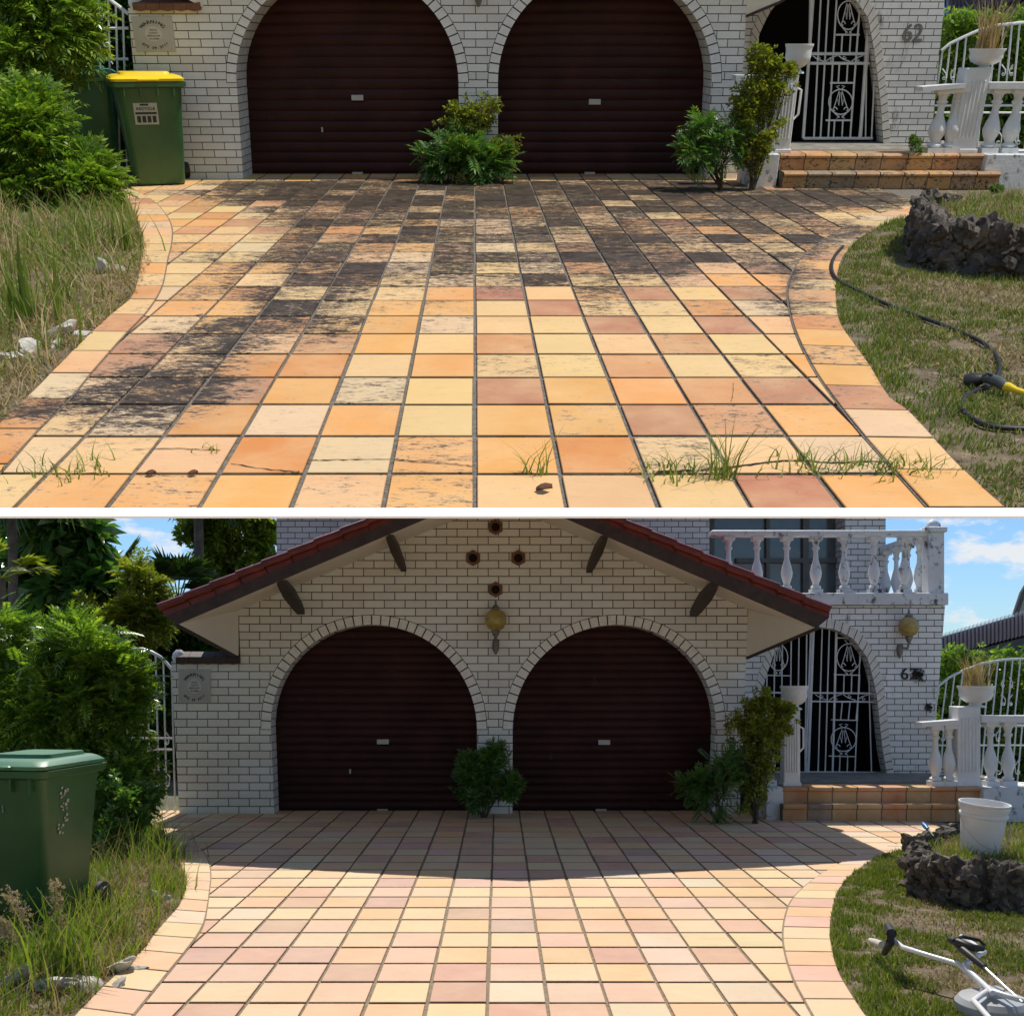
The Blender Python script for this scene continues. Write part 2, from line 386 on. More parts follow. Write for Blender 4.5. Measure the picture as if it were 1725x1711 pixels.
def scatter(kind, P, D, S, rng):
    tv, tf = TM[kind]; n = len(P)
    D = D/np.linalg.norm(D, axis=1, keepdims=True)
    up = np.tile([0, 0, 1.0], (n, 1))+rng.normal(0, .35, (n, 3))
    Yv = np.cross(up, D); Yv /= np.linalg.norm(Yv, axis=1, keepdims=True)+1e-9; Z = np.cross(D, Yv)
    B = np.stack([D, Yv, Z], axis=2)             # columns
    V = np.einsum('nij,mj->nmi', B, tv)*S[:, None, None]+P[:, None, :]
    Fq = (tf[None]+(np.arange(n)*len(tv))[:, None, None]).reshape(-1, 4)
    return V.reshape(-1, 3), Fq
def crown(parent, blobs, kind, size, mat, nclump, per, seed, spread=.28, name='foliage', upb=.35, shell=.55, stems=True, stem_mat='bark', base=None, stem_r=.009, shoots=0):
    """blobs: (centre, (rx, ry, rz)); clumps of sprigs near the outside of each blob."""
    rng = np.random.default_rng(seed); P = []; D = []; CL = []
    b2 = []
    for (c, r) in blobs:                         # break every lobe into uneven smaller ones
        b2.append((tuple(c), tuple(np.array(r)*.72)))
        for i in range(5):
            d = rng.normal(size=3); d /= np.linalg.norm(d); d[2] += .15
            b2.append((tuple(np.array(c)+d*np.array(r)*rng.uniform(.55, .95)), tuple(np.array(r)*rng.uniform(.22, .5))))
    BL0 = blobs; blobs = b2
    vol = np.array([b[1][0]*b[1][2] for b in blobs]); vol = vol/vol.sum()
    for (c, r), w in zip(blobs, vol):
        n = max(3, int(nclump*w)); c = np.array(c); r = np.array(r)
        d = rng.normal(size=(n, 3)); d /= np.linalg.norm(d, axis=1, keepdims=True)
        rad = shell+(1-shell)*rng.random(n)**.6
        cc = c+d*r*rad[:, None]; rr = spread*r.mean()*(.6+.8*rng.random(n))
        CL.append((cc, c))
        for q, dd, s in zip(cc, d, rr):
            k = max(2, int(per*(.5+rng.random())))
            o = rng.normal(size=(k, 3)); o /= np.linalg.norm(o, axis=1, keepdims=True)
            P.append(q+o*s*rng.random((k, 1))**.5); D.append(o*.8+dd*.7+np.array([0, 0, upb]))
    shb = MB(); b0 = np.array(base) if base is not None else np.array(BASE[parent])
    for i in range(shoots):                      # loose shoots that break the outline
        c, r = BL0[rng.integers(len(BL0))]; c = np.array(c); r = np.array(r)
        d = rng.normal(size=3); d[2] = abs(d[2])*.9+.1; d /= np.linalg.norm(d); tip = c+d*r*rng.uniform(1.0, 1.45)
        st_ = c*.55+b0*.45 if stems else c-d*r*.2
        k = int(rng.integers(7, 14)); tt = np.linspace(.35, 1, k)[:, None]; mid = (st_+tip)/2+np.array([0, 0, .12*np.linalg.norm(tip-st_)])
        cv = (1-tt)**2*st_+2*(1-tt)*tt*mid+tt*tt*tip
        P.append(cv+rng.normal(0, .012, cv.shape)); D.append(np.tile(tip-st_, (k, 1))*.5/np.linalg.norm(tip-st_)+rng.normal(0, .7, (k, 3))+np.array([0, 0, .2]))
        if i % 2 == 0: shb.tube([tuple(st_), tuple(mid), tuple(tip)], [stem_r*.8, stem_r*.6, stem_r*.25], 5)
    if shoots: part('shoots', shb, stem_mat, parent)
    P = np.concatenate(P); D = np.concatenate(D); z0 = BASE[parent].z+.01
    ok = P[:, 2] > z0; P = P[ok]; D = D[ok]
    S = size*(.6+.7*rng.random(len(P)))
    V, Fq = scatter(kind, P, D, S, rng)
    V[:, 2] = np.maximum(V[:, 2], z0-.01+rng.random(len(V))*.004)
    bulk(name, V, Fq, mat, parent)
    if stems:
        mb = MB(); b = Vector(base) if base is not None else BASE[parent]
        for cc, c in CL[::3]:
            for q in cc[::max(1, len(cc))]:
                m = b.lerp(Vector(q), .5)+Vector((random.uniform(-.04, .04), random.uniform(-.04, .04), .05))
                mb.tube([b+Vector((random.uniform(-.03, .03), random.uniform(-.03, .03), 0)), m, Vector(q)], [stem_r, stem_r*.7, stem_r*.3], 5)
        part('stem', mb, stem_mat, parent)
def blades(pts, h, w, rng, lean=.5, seg=2):
    """curved grass blades as quads"""
    n = len(pts); a = rng.random(n)*2*np.pi; L = np.stack([np.cos(a), np.sin(a), 0*a], 1); S = np.stack([-np.sin(a), np.cos(a), 0*a], 1)
    b = rng.random(n)*2*np.pi; S = np.stack([np.cos(b), np.sin(b), 0*b], 1)
    hh = h*(.45+.8*rng.random(n)); ln = lean*(.2+rng.random(n)); ww = w*(.6+.8*rng.random(n))
    V = []
    for t, wf in zip(np.linspace(0, 1, seg+1), np.linspace(1, .12, seg+1)):
        p = pts+L*(hh*ln*t**1.8)[:, None]; p[:, 2] += hh*(t-.25*ln*t*t)
        V += [p-S*(ww*wf/2)[:, None], p+S*(ww*wf/2)[:, None]]
    V = np.stack(V, 1); m = V.shape[1]
    f = np.array([[2*i, 2*i+1, 2*i+3, 2*i+2] for i in range(seg)])
    Fq = (f[None]+(np.arange(n)*m)[:, None, None]).reshape(-1, 4)
    return V.reshape(-1, 3), Fq
def inpoly(P, poly):
    x, y = P[:, 0], P[:, 1]; r = np.zeros(len(P), bool); n = len(poly)
    for i in range(n):
        x1, y1 = poly[i][:2]; x2, y2 = poly[(i+1) % n][:2]
        c = ((y1 > y) != (y2 > y)) & (x < (x2-x1)*(y-y1)/((y2-y1) if y2 != y1 else 1e-9)+x1); r ^= c
    return r
def samp(poly, n, rng, z=0):
    p = np.array([q[:2] for q in poly]); lo, hi = p.min(0), p.max(0); out = []
    tot = 0
    while tot < n:
        q = lo+(hi-lo)*rng.random((n*2, 2)); q = q[inpoly(q, poly)]; out.append(q); tot += len(q)
        if len(out) > 60: break
    q = np.concatenate(out)[:n]; return np.column_stack([q, np.full(len(q), z)])

def smooth_curve(pts, n=8):
    out = []; P = [Vector(p) for p in pts]
    for i in range(len(P)-1):
        a, b, c, d = P[max(i-1, 0)], P[i], P[i+1], P[min(i+2, len(P)-1)]
        for k in range(n):
            t = k/n; out.append(.5*((2*b)+(c-a)*t+(2*a-5*b+4*c-d)*t*t+(3*b-a-3*c+d)*t**3))
    out.append(P[-1]); return out

# ------------------------------------------------------------------ tiled drives
PAL_A = {'y': (.74, .49, .215), 'w': (.68, .49, .29), 'o': (.73, .36, .105), 'O': (.60, .235, .06), 'p': (.72, .41, .21), 'r': (.44, .185, .10), 'q': (.58, .26, .11), 'R': (.36, .095, .065)}
PAL_B = {'y': (.78, .59, .36), 'w': (.74, .60, .43), 'o': (.77, .50, .28), 'O': (.70, .42, .22), 'p': (.74, .49, .36), 'r': (.61, .37, .27), 'q': (.67, .44, .31), 'R': (.58, .39, .32)}
STA = [(470, 322, 120, 16, 1.0), (640, 330, 120, 26, 1.1), (820, 330, 150, 20, .95), (990, 325, 120, 24, 1.15), (1150, 325, 110, 20, .95), (1330, 330, 140, 16, .85), (1480, 338, 80, 12, .6),
       (560, 375, 90, 22, .8), (700, 385, 90, 22, .55), (930, 365, 80, 18, .6), (950, 405, 60, 22, .6), (1000, 450, 110, 45, .28), (1250, 370, 120, 35, .45), (1380, 395, 60, 20, .5),
       (560, 450, 70, 22, .75), (500, 500, 60, 20, .8), (430, 498, 40, 10, .7), (460, 548, 45, 18, .95), (570, 550, 45, 20, .55), (390, 590, 60, 22, .75), (300, 650, 70, 22, .95), (210, 700, 80, 26, 1.0), (60, 700, 60, 18, .9),
       (170, 765, 80, 16, .5), (90, 820, 50, 16, .35), (905, 475, 22, 10, .9), (945, 545, 40, 16, .34), (945, 620, 22, 10, .42), (1350, 480, 40, 30, .6), (1360, 520, 40, 20, .6), (900, 395, 350, 50, .26), (560, 440, 150, 60, .22), (800, 470, 260, 40, .10), (700, 400, 60, 16, .4), (840, 380, 50, 16, .5), (1050, 470, 60, 20, .25), (260, 650, 120, 60, .22), (760, 405, 70, 22, .45), (870, 430, 90, 30, .42), (1110, 445, 90, 30, .40), (690, 500, 60, 20, .4), (1290, 430, 80, 30, .45), (640, 440, 60, 18, .45), (1010, 380, 60, 20, .5), (420, 440, 60, 22, .25), (330, 560, 40, 20, .35), (480, 700, 40, 18, .28), (360, 700, 40, 16, .5), (640, 660, 60, 20, .18), (780, 460, 70, 20, .42), (1190, 425, 60, 18, .45), (1490, 400, 60, 20, .4), (1400, 570, 40, 16, .25)]
def stain_px(px, py):
    s = 0
    for cx, cy, sx, sy, a in STA: s += a*math.exp(-((px-cx)/sx)**2/1.6-((py-cy)/sy)**2/1.6)
    if py < 309: s *= max(0, (py-303)/6) if py > 303 else 0
    return min(s, .70+.18*max(0, min(1, (365-py)/35)))*.84-.06
def proj(fr, x, y):           # ground point back to photograph row and column, to look measured stains up
    wy = y*fr.c+fr.H*fr.s; wz = y*fr.s-fr.H*fr.c
    return VX+F*x/wy, VY-F*wz/wy
class Tiles:
    def __init__(s): s.v = []; s.f = []; s.col = []; s.st = []
    def tile(s, pts, z0, z1, col, st=0):
        """pts: outline (counter-clockwise) on the ground; top and sides"""
        n = len(pts); k = len(s.v); cx = sum(p[0] for p in pts)/n; cy = sum(p[1] for p in pts)/n; b = .003
        for p in pts: s.v.append((p[0], p[1], z0))
        for p in pts: s.v.append((p[0], p[1], z1-b*.8))
        for p in pts:
            d = math.hypot(p[0]-cx, p[1]-cy) or 1; s.v.append((p[0]-(p[0]-cx)/d*b*1.4, p[1]-(p[1]-cy)/d*b*1.4, z1))
        s.f.append(tuple(k+2*n+i for i in range(n)))
        for i in range(n):
            j = (i+1) % n; s.f.append((k+i, k+j, k+n+j, k+n+i)); s.f.append((k+n+i, k+n+j, k+2*n+j, k+2*n+i))
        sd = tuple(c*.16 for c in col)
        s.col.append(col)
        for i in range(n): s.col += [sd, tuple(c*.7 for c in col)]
        s.st += [st]*(1+2*n)
    def build(s, fr, name, mat, parent=None, stf=None):
        if parent is None: base = Vector((0, 6, 0))
        else: base = BASE[parent]
        me = mkmesh(name, s.v, s.f, Mt[mat], base)
        a = me.attributes.new('tile', 'FLOAT_COLOR', 'FACE'); a.data.foreach_set('color', np.array([(*c, 1) for c in s.col], dtype=np.float32).ravel())
        b = me.attributes.new('stain', 'FLOAT', 'FACE'); b.data.foreach_set('value', np.array(s.st, dtype=np.float32))
        if stf:
            me.attributes.remove(me.attributes['stain']); b = me.attributes.new('stain', 'FLOAT', 'CORNER')
            vals = []
            for p, jit in zip(me.polygons, s.st):
                for vi in p.vertices: vals.append(stf(s.v[vi][0], s.v[vi][1])+jit)
            b.data.foreach_set('value', np.array(vals, dtype=np.float32))
        o = bpy.data.objects.new(name, me); C.objects.link(o)
        if parent is None: o.location = base; fr.roots.append(o); o['kind'] = 'structure'
        else: o.parent = parent
        BASE[o] = base; return o

YFA = FA.g(800, 865.6).y
def drive(fr, tag_, colline, rows, pal, weights, overrides, bands, jr, nj, ymax, grout, mat, seed):
    rnd = random.Random(seed)
    (xa, ya), (xb, yb2), spc = colline
    p, q = fr.g(xa, ya), fr.g(xb, yb2); sk = (q.x-p.x)/(q.y-p.y); W = fr.g(xa+spc, ya).x-p.x; X0 = p.x-sk*p.y
    (r0, r1, nr) = rows; Y0 = fr.g(xa, r0).y; Lr = (fr.g(xa, r1).y-Y0)/nr
    ov = {}
    for (px, py, k) in overrides:
        g = fr.g(px, py); ov[(math.floor((g.x-X0-sk*g.y)/W), math.floor((g.y-Y0)/Lr))] = k
    T = Tiles(); ks = list(weights); ws = [weights[k] for k in ks]
    gc, gr = W*.028, W*.050
    for i in range(nj[0], nj[1]):
        for j in range(jr[0], jr[1]):
            k = ov.get((j, i)) or rnd.choices(ks, ws)[0]
            c = [min(.9, x*rnd.uniform(.93, 1.05)) for x in pal[k]]
            ya_, yb_ = Y0+i*Lr+gr, Y0+(i+1)*Lr-gr
            if ya_ > ymax: continue
            if tag_ == 'A':
                if yb_ < YFA+.02: continue
                ya_ = max(ya_, YFA+.0)
            yb_ = min(yb_, ymax)
            jx = rnd.uniform(-.003, .003); jy = rnd.uniform(-.004, .004)
            pts = []
            for (uu, yy) in ((j*W+gc, ya_), ((j+1)*W-gc, ya_), ((j+1)*W-gc, yb_), (j*W+gc, yb_)):
                pts.append((X0+uu+sk*yy+jx, yy+jy))
            T.tile(pts, -.002, .009+rnd.uniform(0, .0025), c, rnd.gauss(0, .07) if tag_ == 'B' else min(.20, rnd.gauss(0, .14)))
    stf = (lambda x, y: stain_px(*proj(fr, x, y))) if tag_ == 'A' else None
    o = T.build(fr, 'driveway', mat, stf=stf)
    # curved border courses
    for (inner, outer, nb, ovb) in bands:
        I = smooth_curve([fr.g(*p) for p in inner], 6); O = smooth_curve([fr.g(*p) for p in outer], 6)
        def at(Cv, t):
            L = [0]
            for a, b in zip(Cv, Cv[1:]): L.append(L[-1]+(b-a).length)
            s = t*L[-1]
            for i in range(len(Cv)-1):
                if L[i+1] >= s: return Cv[i].lerp(Cv[i+1], (s-L[i])/max(1e-9, L[i+1]-L[i]))
            return Cv[-1]
        T2 = Tiles(); gm = MB(); N = nb
        for i in range(N):
            k = rnd.choices(ks, ws)[0]
            if ovb and i in ovb: k = ovb[i]
            c = [min(.9, x*rnd.uniform(.93, 1.05)) for x in pal[k]]
            e = .022
            ts = [(i+e)/N, (i+.5)/N, (i+1-e)/N]
            ins = [at(I, t) for t in ts]; ous = [at(O, t) for t in ts]
            ins = [a.lerp(b, .035) for a, b in zip(ins, ous)]
            pts = ins+ous[::-1]
            ar = sum(pts[a].x*pts[(a+1) % 6].y-pts[(a+1) % 6].x*pts[a].y for a in range(6))
            if ar < 0: pts = pts[::-1]
            T2.tile([(p.x, p.y) for p in pts], .0125, .0185+rnd.uniform(0, .002), c, rnd.gauss(0, .1))
        for i in range(N*3):
            a0, a1 = at(I, i/N/3), at(I, (i+1)/N/3); b0, b1 = at(O, i/N/3), at(O, (i+1)/N/3)
            gm.quad((a0.x, a0.y, .0135), (a1.x, a1.y, .0135), (b1.x, b1.y, .0135), (b0.x, b0.y, .0135))
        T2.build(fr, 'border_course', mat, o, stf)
        part('border_grout', gm, grout, o)
    # bed of grout
    yg0 = max(Y0+nj[0]*Lr, YFA) if tag_ == 'A' else Y0+nj[0]*Lr
    gb = MB(); pts = [(X0+jr[0]*W-.2, yg0, 0), (X0+jr[1]*W+.2, yg0, 0), (X0+jr[1]*W+.2, ymax, 0), (X0+jr[0]*W-.2, ymax, 0)]
    gb.quad(*pts); part('grout_bed', gb, grout, o)
    return o

LA_in = [(224, 323), (257, 339), (280, 363), (291, 386), (291, 411), (284, 442), (274, 489), (248, 531), (217, 564), (159, 631), (120, 678), (64, 734), (6, 801), (-55, 862)]
LA_out = [(203, 322), (216, 343), (228, 365), (238, 390), (243, 414), (240, 440), (226, 500), (196, 528), (160, 561), (100, 622), (56, 667), (0, 722), (-60, 782), (-140, 862)]
RA_in = [(1570, 347), (1479, 363), (1437, 377), (1397, 399), (1366, 422), (1347, 439), (1331, 466), (1324, 494), (1329, 533), (1340, 569), (1354, 600), (1375, 638), (1408, 685), (1452, 741), (1504, 800), (1560, 863)]
RA_out = [(1640, 352), (1563, 363), (1493, 380), (1465, 395), (1437, 416), (1418, 440), (1409, 471), (1407, 505), (1413, 546), (1437, 584), (1465, 623), (1496, 675), (1530, 700), (1580, 755), (1628, 806), (1690, 863)]
ovA = [(1110, 707, 'r'), (1225, 712, 'q'), (1060, 617, 'q'), (1148, 580, 'q'), (1212, 550, 'r'), (1035, 550, 'r'), (845, 499, 'R'), (932, 523, 'r'), (858, 580, 'q'), (857, 657, 'r'), (1000, 768, 'O'), (1190, 658, 'q'), (1310, 665, 'r'), (1320, 835, 'r'), (1010, 835, 'p'), (450, 768, 'O'),
       (245, 580, 'r'), (225, 613, 'r'), (530, 617, 'O'), (350, 710, 'O'), (1130, 457, 'r'), (1155, 477, 'p'), (1080, 499, 'r'), (1250, 499, 'r'), (620, 457, 'r'), (670, 550, 'o'), (655, 580, 'o'), (740, 708, 'y'), (610, 708, 'o'), (865, 708, 'o'), (980, 708, 'o'), (870, 768, 'o'), (730, 770, 'o'), (590, 770, 'w'), (265, 835, 'o'), (430, 835, 'o'), (570, 835, 'p'), (720, 835, 'o'), (865, 835, 'y'), (1170, 835, 'y'), (1470, 835, 'o'), (1150, 770, 'y'), (1270, 770, 'y'), (1400, 768, 'w'), (1340, 710, 'o'), (480, 710, 'w'), (320, 772, 'p'), (80, 835, 'o'), (1470, 705, 'o'), (750, 660, 'y'), (630, 660, 'w'), (520, 660, 'o'), (740, 615, 'o'), (640, 615, 'y'), (845, 615, 'y'), (945, 615, 'y'), (960, 657, 'o'), (1080, 657, 'o'), (1180, 617, 'y'), (1290, 617, 'y'), (940, 580, 'y'), (1040, 580, 'y'), (850, 550, 'y'), (760, 550, 'w'), (750, 522, 'o'), (720, 499, 'o'), (760, 580, 'y'), (1250, 580, 'y'), (1120, 550, 'y'), (1020, 523, 'y'), (1110, 522, 'y'), (845, 523, 'y'), (1160, 498, 'y'), (750, 435, 'p'), (1120, 375, 'R'), (1200, 390, 'O'), (1110, 405, 'r'), (1060, 425, 'O')]
driveA = drive(FA, 'A', ((800, 802), (800, 400), 143.7), (802, 360, 16), PAL_A, {'y': .34, 'o': .26, 'w': .12, 'p': .08, 'q': .09, 'O': .06, 'r': .05}, ovA,
               [(LA_in, LA_out, 22, {0: 'w', 3: 'p'}), (RA_in, RA_out, 23, {13: 'q', 9: 'r', 11: 'q', 19: 'r', 15: 'O', 17: 'o', 18: 'o', 22: 'o', 21: 'y'})], (-12, 14), (-2, 25), FA.g(800, 293).y, 'grout', 'tile_dirty', 5)

LB_in = [(285, 1393), (301, 1405), (332, 1425), (350, 1448), (356, 1472), (354, 1502), (347, 1549), (337, 1574), (316, 1603), (298, 1626), (244, 1693), (190, 1760)]
LB_out = [(262, 1393), (272, 1402), (285, 1422), (298, 1446), (308, 1468), (314, 1494), (304, 1525), (285, 1548), (262, 1575), (240, 1605), (170, 1670), (100, 1745)]
RB_in = [(1560, 1418), (1491, 1428), (1432, 1447), (1406, 1461), (1378, 1477), (1352, 1497), (1331, 1520), (1321, 1546), (1317, 1572), (1318, 1595), (1324, 1623), (1336, 1657), (1349, 1682), (1392, 1760)]
RB_out = [(1610, 1420), (1545, 1428), (1509, 1437), (1473, 1450), (1439, 1472), (1414, 1500), (1403, 1533), (1398, 1574), (1401, 1600), (1406, 1622), (1414, 1645), (1425, 1665), (1447, 1700), (1490, 1760)]
ovB = [(300, 1673, 'p'), (320, 1645, 'p'), (525, 1613, 'R'), (510, 1640, 'p'), (655, 1487, 'R'), (655, 1522, 'R'), (590, 1673, 'p'), (700, 1680, 'y'), (865, 1640, 'p'), (865, 1700, 'r'), (850, 1563, 'R'), (945, 1587, 'p'), (940, 1540, 'q'), (990, 1504, 'p'), (1045, 1612, 'r'), (1150, 1640, 'p'), (1075, 1673, 'p'), (1100, 1563, 'q'), (1200, 1610, 'r'), (1215, 1560, 'q'), (1130, 1520, 'p'), (1170, 1540, 'p'), (1110, 1487, 'p'), (480, 1640, 'p'), (730, 1620, 'p'), (1015, 1417, 'r'), (900, 1480, 'r'), (640, 1445, 'r'), (720, 1430, 'q'), (760, 1400, 'r'), (930, 1445, 'r'), (1030, 1460, 'r'), (1130, 1420, 'R'), (1060, 1440, 'R'), (560, 1400, 'q'), (1100, 1395, 'O'), (1200, 1400, 'O'), (1230, 1432, 'O')]
driveB = drive(FB, 'B', ((822, 1655), (827, 1513), 94.6), (1691.5, 1480.6, 9), PAL_B, {'y': .42, 'w': .08, 'o': .26, 'p': .12, 'r': .05, 'q': .06, 'R': .01}, ovB,
               [(LB_in, LB_out, 19, None), (RB_in, RB_out, 21, {8: 'p', 11: 'q', 13: 'p', 16: 'o', 10: 'y', 4: 'p'})], (-14, 16), (-24, 26), FB.g(800, 1366).y, 'grout_clean', 'tile_clean', 9)

# ------------------------------------------------------------------ ground, beds, lawns, the terrace edge
def sheet(fr, name, pts, z, mat, kind='structure', thick=0, parent=None):
    mb = MB(); n = len(pts); mb.add([(p[0], p[1], z) for p in pts], [tuple(range(n))])
    if thick:
        k = len(mb.v); mb.v += [(p[0], p[1], z-thick) for p in pts]
        mb.f += [(i, (i+1) % n, k+(i+1) % n, k+i) for i in range(n)]; mb.f.append(tuple(range(k, k+n))[::-1])
    return single(fr, name, mb, mat, kind=kind)
# upper terrace: soil slab carrying the drive and its gardens, closed along the front by a white board
yF = FA.g(800, 866.5).y
mb = MB().hexa([(-9, yF, -.012), (9, yF, -.012), (9, 24, -.5), (-9, 24, -.5), (-9, yF, -.006), (9, yF, -.006), (9, 24, -.006), (-9, 24, -.006)])
single(FA, 'ground', mb, 'soil', kind='structure', smooth=0)
mb = MB(); a0 = FA.g(800, 865.3, 0.012); zt = .018
# board front face: top edge at row 865, lower edge at row 872.6
yb_ = FA.g(840, 865.0, zt).y
zb = FA.w(840, 872.8, yb_-.02).z
mb.box(-9, 9, yb_-.02, yF+.012, zb, zt)
boardm = plain('white_board', (.92, .92, .91), .6, .02, 3, bs=0)
single(FA, 'edge_board', mb, boardm, 'plain white board running along the front edge of the stained driveway', 'board')

bedA_L = [p.to_tuple() for p in smooth_curve([FA.g(*q) for q in [(150, 312)]+LA_out], 4)]+[(-9, yF, 0), (-9, FA.g(0, 312).y, 0)]
bedA_R = [p.to_tuple() for p in smooth_curve([FA.g(*q) for q in RA_out[1:]], 4)]+[(9, yF, 0), (9, FA.g(0, 318).y, 0), (FA.g(1725, 318).x, FA.g(0, 318).y, 0), (FA.g(1690, 325).x, FA.g(0, 325).y, 0)]
sheet(FA, 'garden_soil', bedA_L, .012, 'soil'); sheet(FA, 'lawn_soil', bedA_R, .012, 'soil')
# lower place
sheet(FB, 'ground', [(-150, -20), (150, -20), (150, 300), (-150, 300)], -.006, 'ground')
bedB_L = [p.to_tuple() for p in smooth_curve([FB.g(*q) for q in [(200, 1384)]+LB_out], 4)]+[(-3, 3.2, 0), (-9, 3.2, 0), (-12, 12.2, 0)]
bedB_R = [p.to_tuple() for p in smooth_curve([FB.g(*q) for q in RB_out[1:]], 4)]+[(2.6, 3.2, 0), (9, 3.2, 0), (10, 11.2, 0), (FB.g(1640, 1396).x, 11.2, 0)]
sheet(FB, 'garden_soil', bedB_L, .018, 'soil'); sheet(FB, 'lawn_soil', bedB_R, .018, 'soil')

def turf(fr, poly, n, h, w, mat, seed, label_mask=None, name='grass', lean=.6, z=.014):
    rng = np.random.default_rng(seed); P = samp(poly, n, rng, z)
    if label_mask is not None: P = P[label_mask(P, rng)]
    f1 = np.array([pnoise(Vector((p[0]*5, p[1]*5, 9.7)))+.6*pnoise(Vector((p[0]*14, p[1]*14, 2.2))) for p in P])
    k = f1+rng.normal(0, .2, len(P)) > -.35; P, f1 = P[k], f1[k]
    V, Fq = blades(P, h*np.clip(.9+1.1*f1, .35, 2.2), w, rng, lean)
    return bulk(name, V, Fq, mat, fr=fr, kind='stuff')
def nmask(fr, thr, sc_, side=1, edge=None, ew=.35):
    E = np.array([p[:2] for p in edge]) if edge is not None else None
    def f(P, rng):
        v = np.array([pnoise(Vector((p[0]*sc_, p[1]*sc_, 3.1))) for p in P])
        if E is not None:
            d = np.min(np.hypot(P[:, None, 0]-E[None, :, 0], P[:, None, 1]-E[None, :, 1]), axis=1); v = v+np.clip(1-d/ew, 0, 1)*.9
        v = v+rng.normal(0, .12, len(P))
        return (v > thr) if side > 0 else (v <= thr)
    return f
visA = lambda fr, pts: [fr.g(*p).to_tuple() for p in pts]
edR = smooth_curve([FA.g(*q) for q in RA_out[1:]], 3); edL = smooth_curve([FA.g(*q) for q in LA_out], 3)
lawnA = [p.to_tuple() for p in edR]+visA(FA, [(2350, 866), (2000, 352)])
turf(FA, lawnA, 80000, .036, .007, 'grass', 1, nmask(FA, .05, 1.1, 1, edR, .7))
turf(FA, lawnA, 68000, .028, .008, 'dry_grass', 2, nmask(FA, .34, 1.1, -1, edR, .35), name='dry_grass', lean=1.6)
gardA = [p.to_tuple() for p in edL]+visA(FA, [(-700, 866), (-260, 420), (0, 325)])
turf(FA, gardA, 30000, .07, .010, 'long_grass', 3, nmask(FA, .12, 1.6, 1), lean=.8)
turf(FA, gardA, 44000, .05, .009, 'dry_grass', 4, nmask(FA, .25, 1.6, -1), name='dry_grass', lean=1.5)
erB = smooth_curve([FB.g(*q) for q in RB_out[1:]], 3); elB = smooth_curve([FB.g(*q) for q in LB_out], 3)
turf(FA, gardA, 2800, .24, .010, 'long_grass', 5, nmask(FA, -.1, .9, 1), lean=.7, name='tall_grass')
turf(FA, gardA, 2000, .22, .008, 'straw', 6, lean=1.1, name='tall_straw')
lawnB = [p.to_tuple() for p in erB]+[(3.4, 4.3, 0), (4.6, 7, 0), (5.4, 10.2, 0)]
turf(FB, lawnB, 90000, .036, .008, 'grass', 11, nmask(FB, .08, 1.3, 1, erB, .6), z=.02)
turf(FB, lawnB, 36000, .03, .009, 'dry_grass', 12, nmask(FB, .2, 1.0, -1, erB, .5), name='dry_grass', lean=1.5, z=.02)
gardB = [p.to_tuple() for p in elB]+[(-3.2, 4.5, 0), (-3.9, 6, 0), (-4.6, 11, 0)]
turf(FB, gardB, 17000, .10, .010, 'long_grass', 13, nmask(FB, .0, 1.6, 1), lean=.8, z=.02)
turf(FB, gardB, 20000, .06, .010, 'dry_grass', 14, nmask(FB, .2, 1.6, -1), name='dry_grass', lean=1.4, z=.02)

turf(FB, gardB, 1700, .30, .010, 'long_grass', 15, nmask(FB, -.1, .9, 1), lean=.7, z=.02, name='tall_grass')
turf(FB, gardB, 1300, .26, .008, 'straw', 16, lean=1.1, z=.02, name='tall_straw')
# ------------------------------------------------------------------ house
def meas(fr, y0, y1, Y): return abs(fr.w(840, y0, Y).z-fr.w(840, y1, Y).z)
def arch_pts(fr, cx, sy, a, b, n, Y, u0=None):
    return [fr.wu(cx-a*math.cos(t), sy-b*math.sin(t), Y) for t in [math.pi*i/n for i in range(n+1)]]
def brickwall(fr, mb, Y, u0, u1, top, openings, yb, n=60):
    """front sheet of a wall between base columns u0..u1 with arched openings (cx, spring row, a, b)."""
    def arch(u):
        for (cx, sy, a, b) in openings:
            if cx-a < u < cx+a: return sy-b*math.sqrt(max(0, 1-((u-cx)/a)**2))
        return None
    us = set([u0, u1])
    for (cx, sy, a, b) in openings:
        for i in range(49): us.add(cx-a*math.cos(math.pi*i/48))
    for i in range(n): us.add(u0+(u1-u0)*i/n)
    us = sorted(u for u in us if u0 <= u <= u1)
    for p, q in zip(us, us[1:]):
        if q-p < 1e-6: continue
        m = (p+q)/2; A = arch(m)
        if A is None: bp = bq = None
        else:
            def aa(u):
                for (cx, sy, a, b) in openings:
                    if cx-a-1e-6 <= u <= cx+a+1e-6: return sy-b*math.sqrt(max(0, 1-((u-cx)/a)**2))
            bp, bq = aa(p), aa(q)
        lo_p = fr.wu(p, yb if bp is None else bp, Y); lo_q = fr.wu(q, yb if bq is None else bq, Y)
        if bp is None: lo_p.z = min(lo_p.z, 0)-.01; lo_q.z = min(lo_q.z, 0)-.01
        mb.quad(lo_p, lo_q, fr.wu(q, top(q), Y), fr.wu(p, top(p), Y))
def ring(fr, cx, sy, a, b, th, Y, n, prot=.006, a0=0, a1=math.pi):
    mb = MB()
    for i in range(n):
        t0 = a0+(a1-a0)*(i+.07)/n; t1 = a0+(a1-a0)*(i+.93)/n
        f = []; bk = []
        for (t, e) in ((t0, 0), (t1, 0), (t1, th), (t0, th)):
            u, y = cx-(a+e)*math.cos(t), sy-(b+e)*math.sin(t)
            p = fr.wu(u, y, Y); f.append(Vector((p.x, Y-prot, p.z))); bk.append(Vector((p.x, Y+.02, p.z)))
        mb.hexa(bk+f)
    return mb
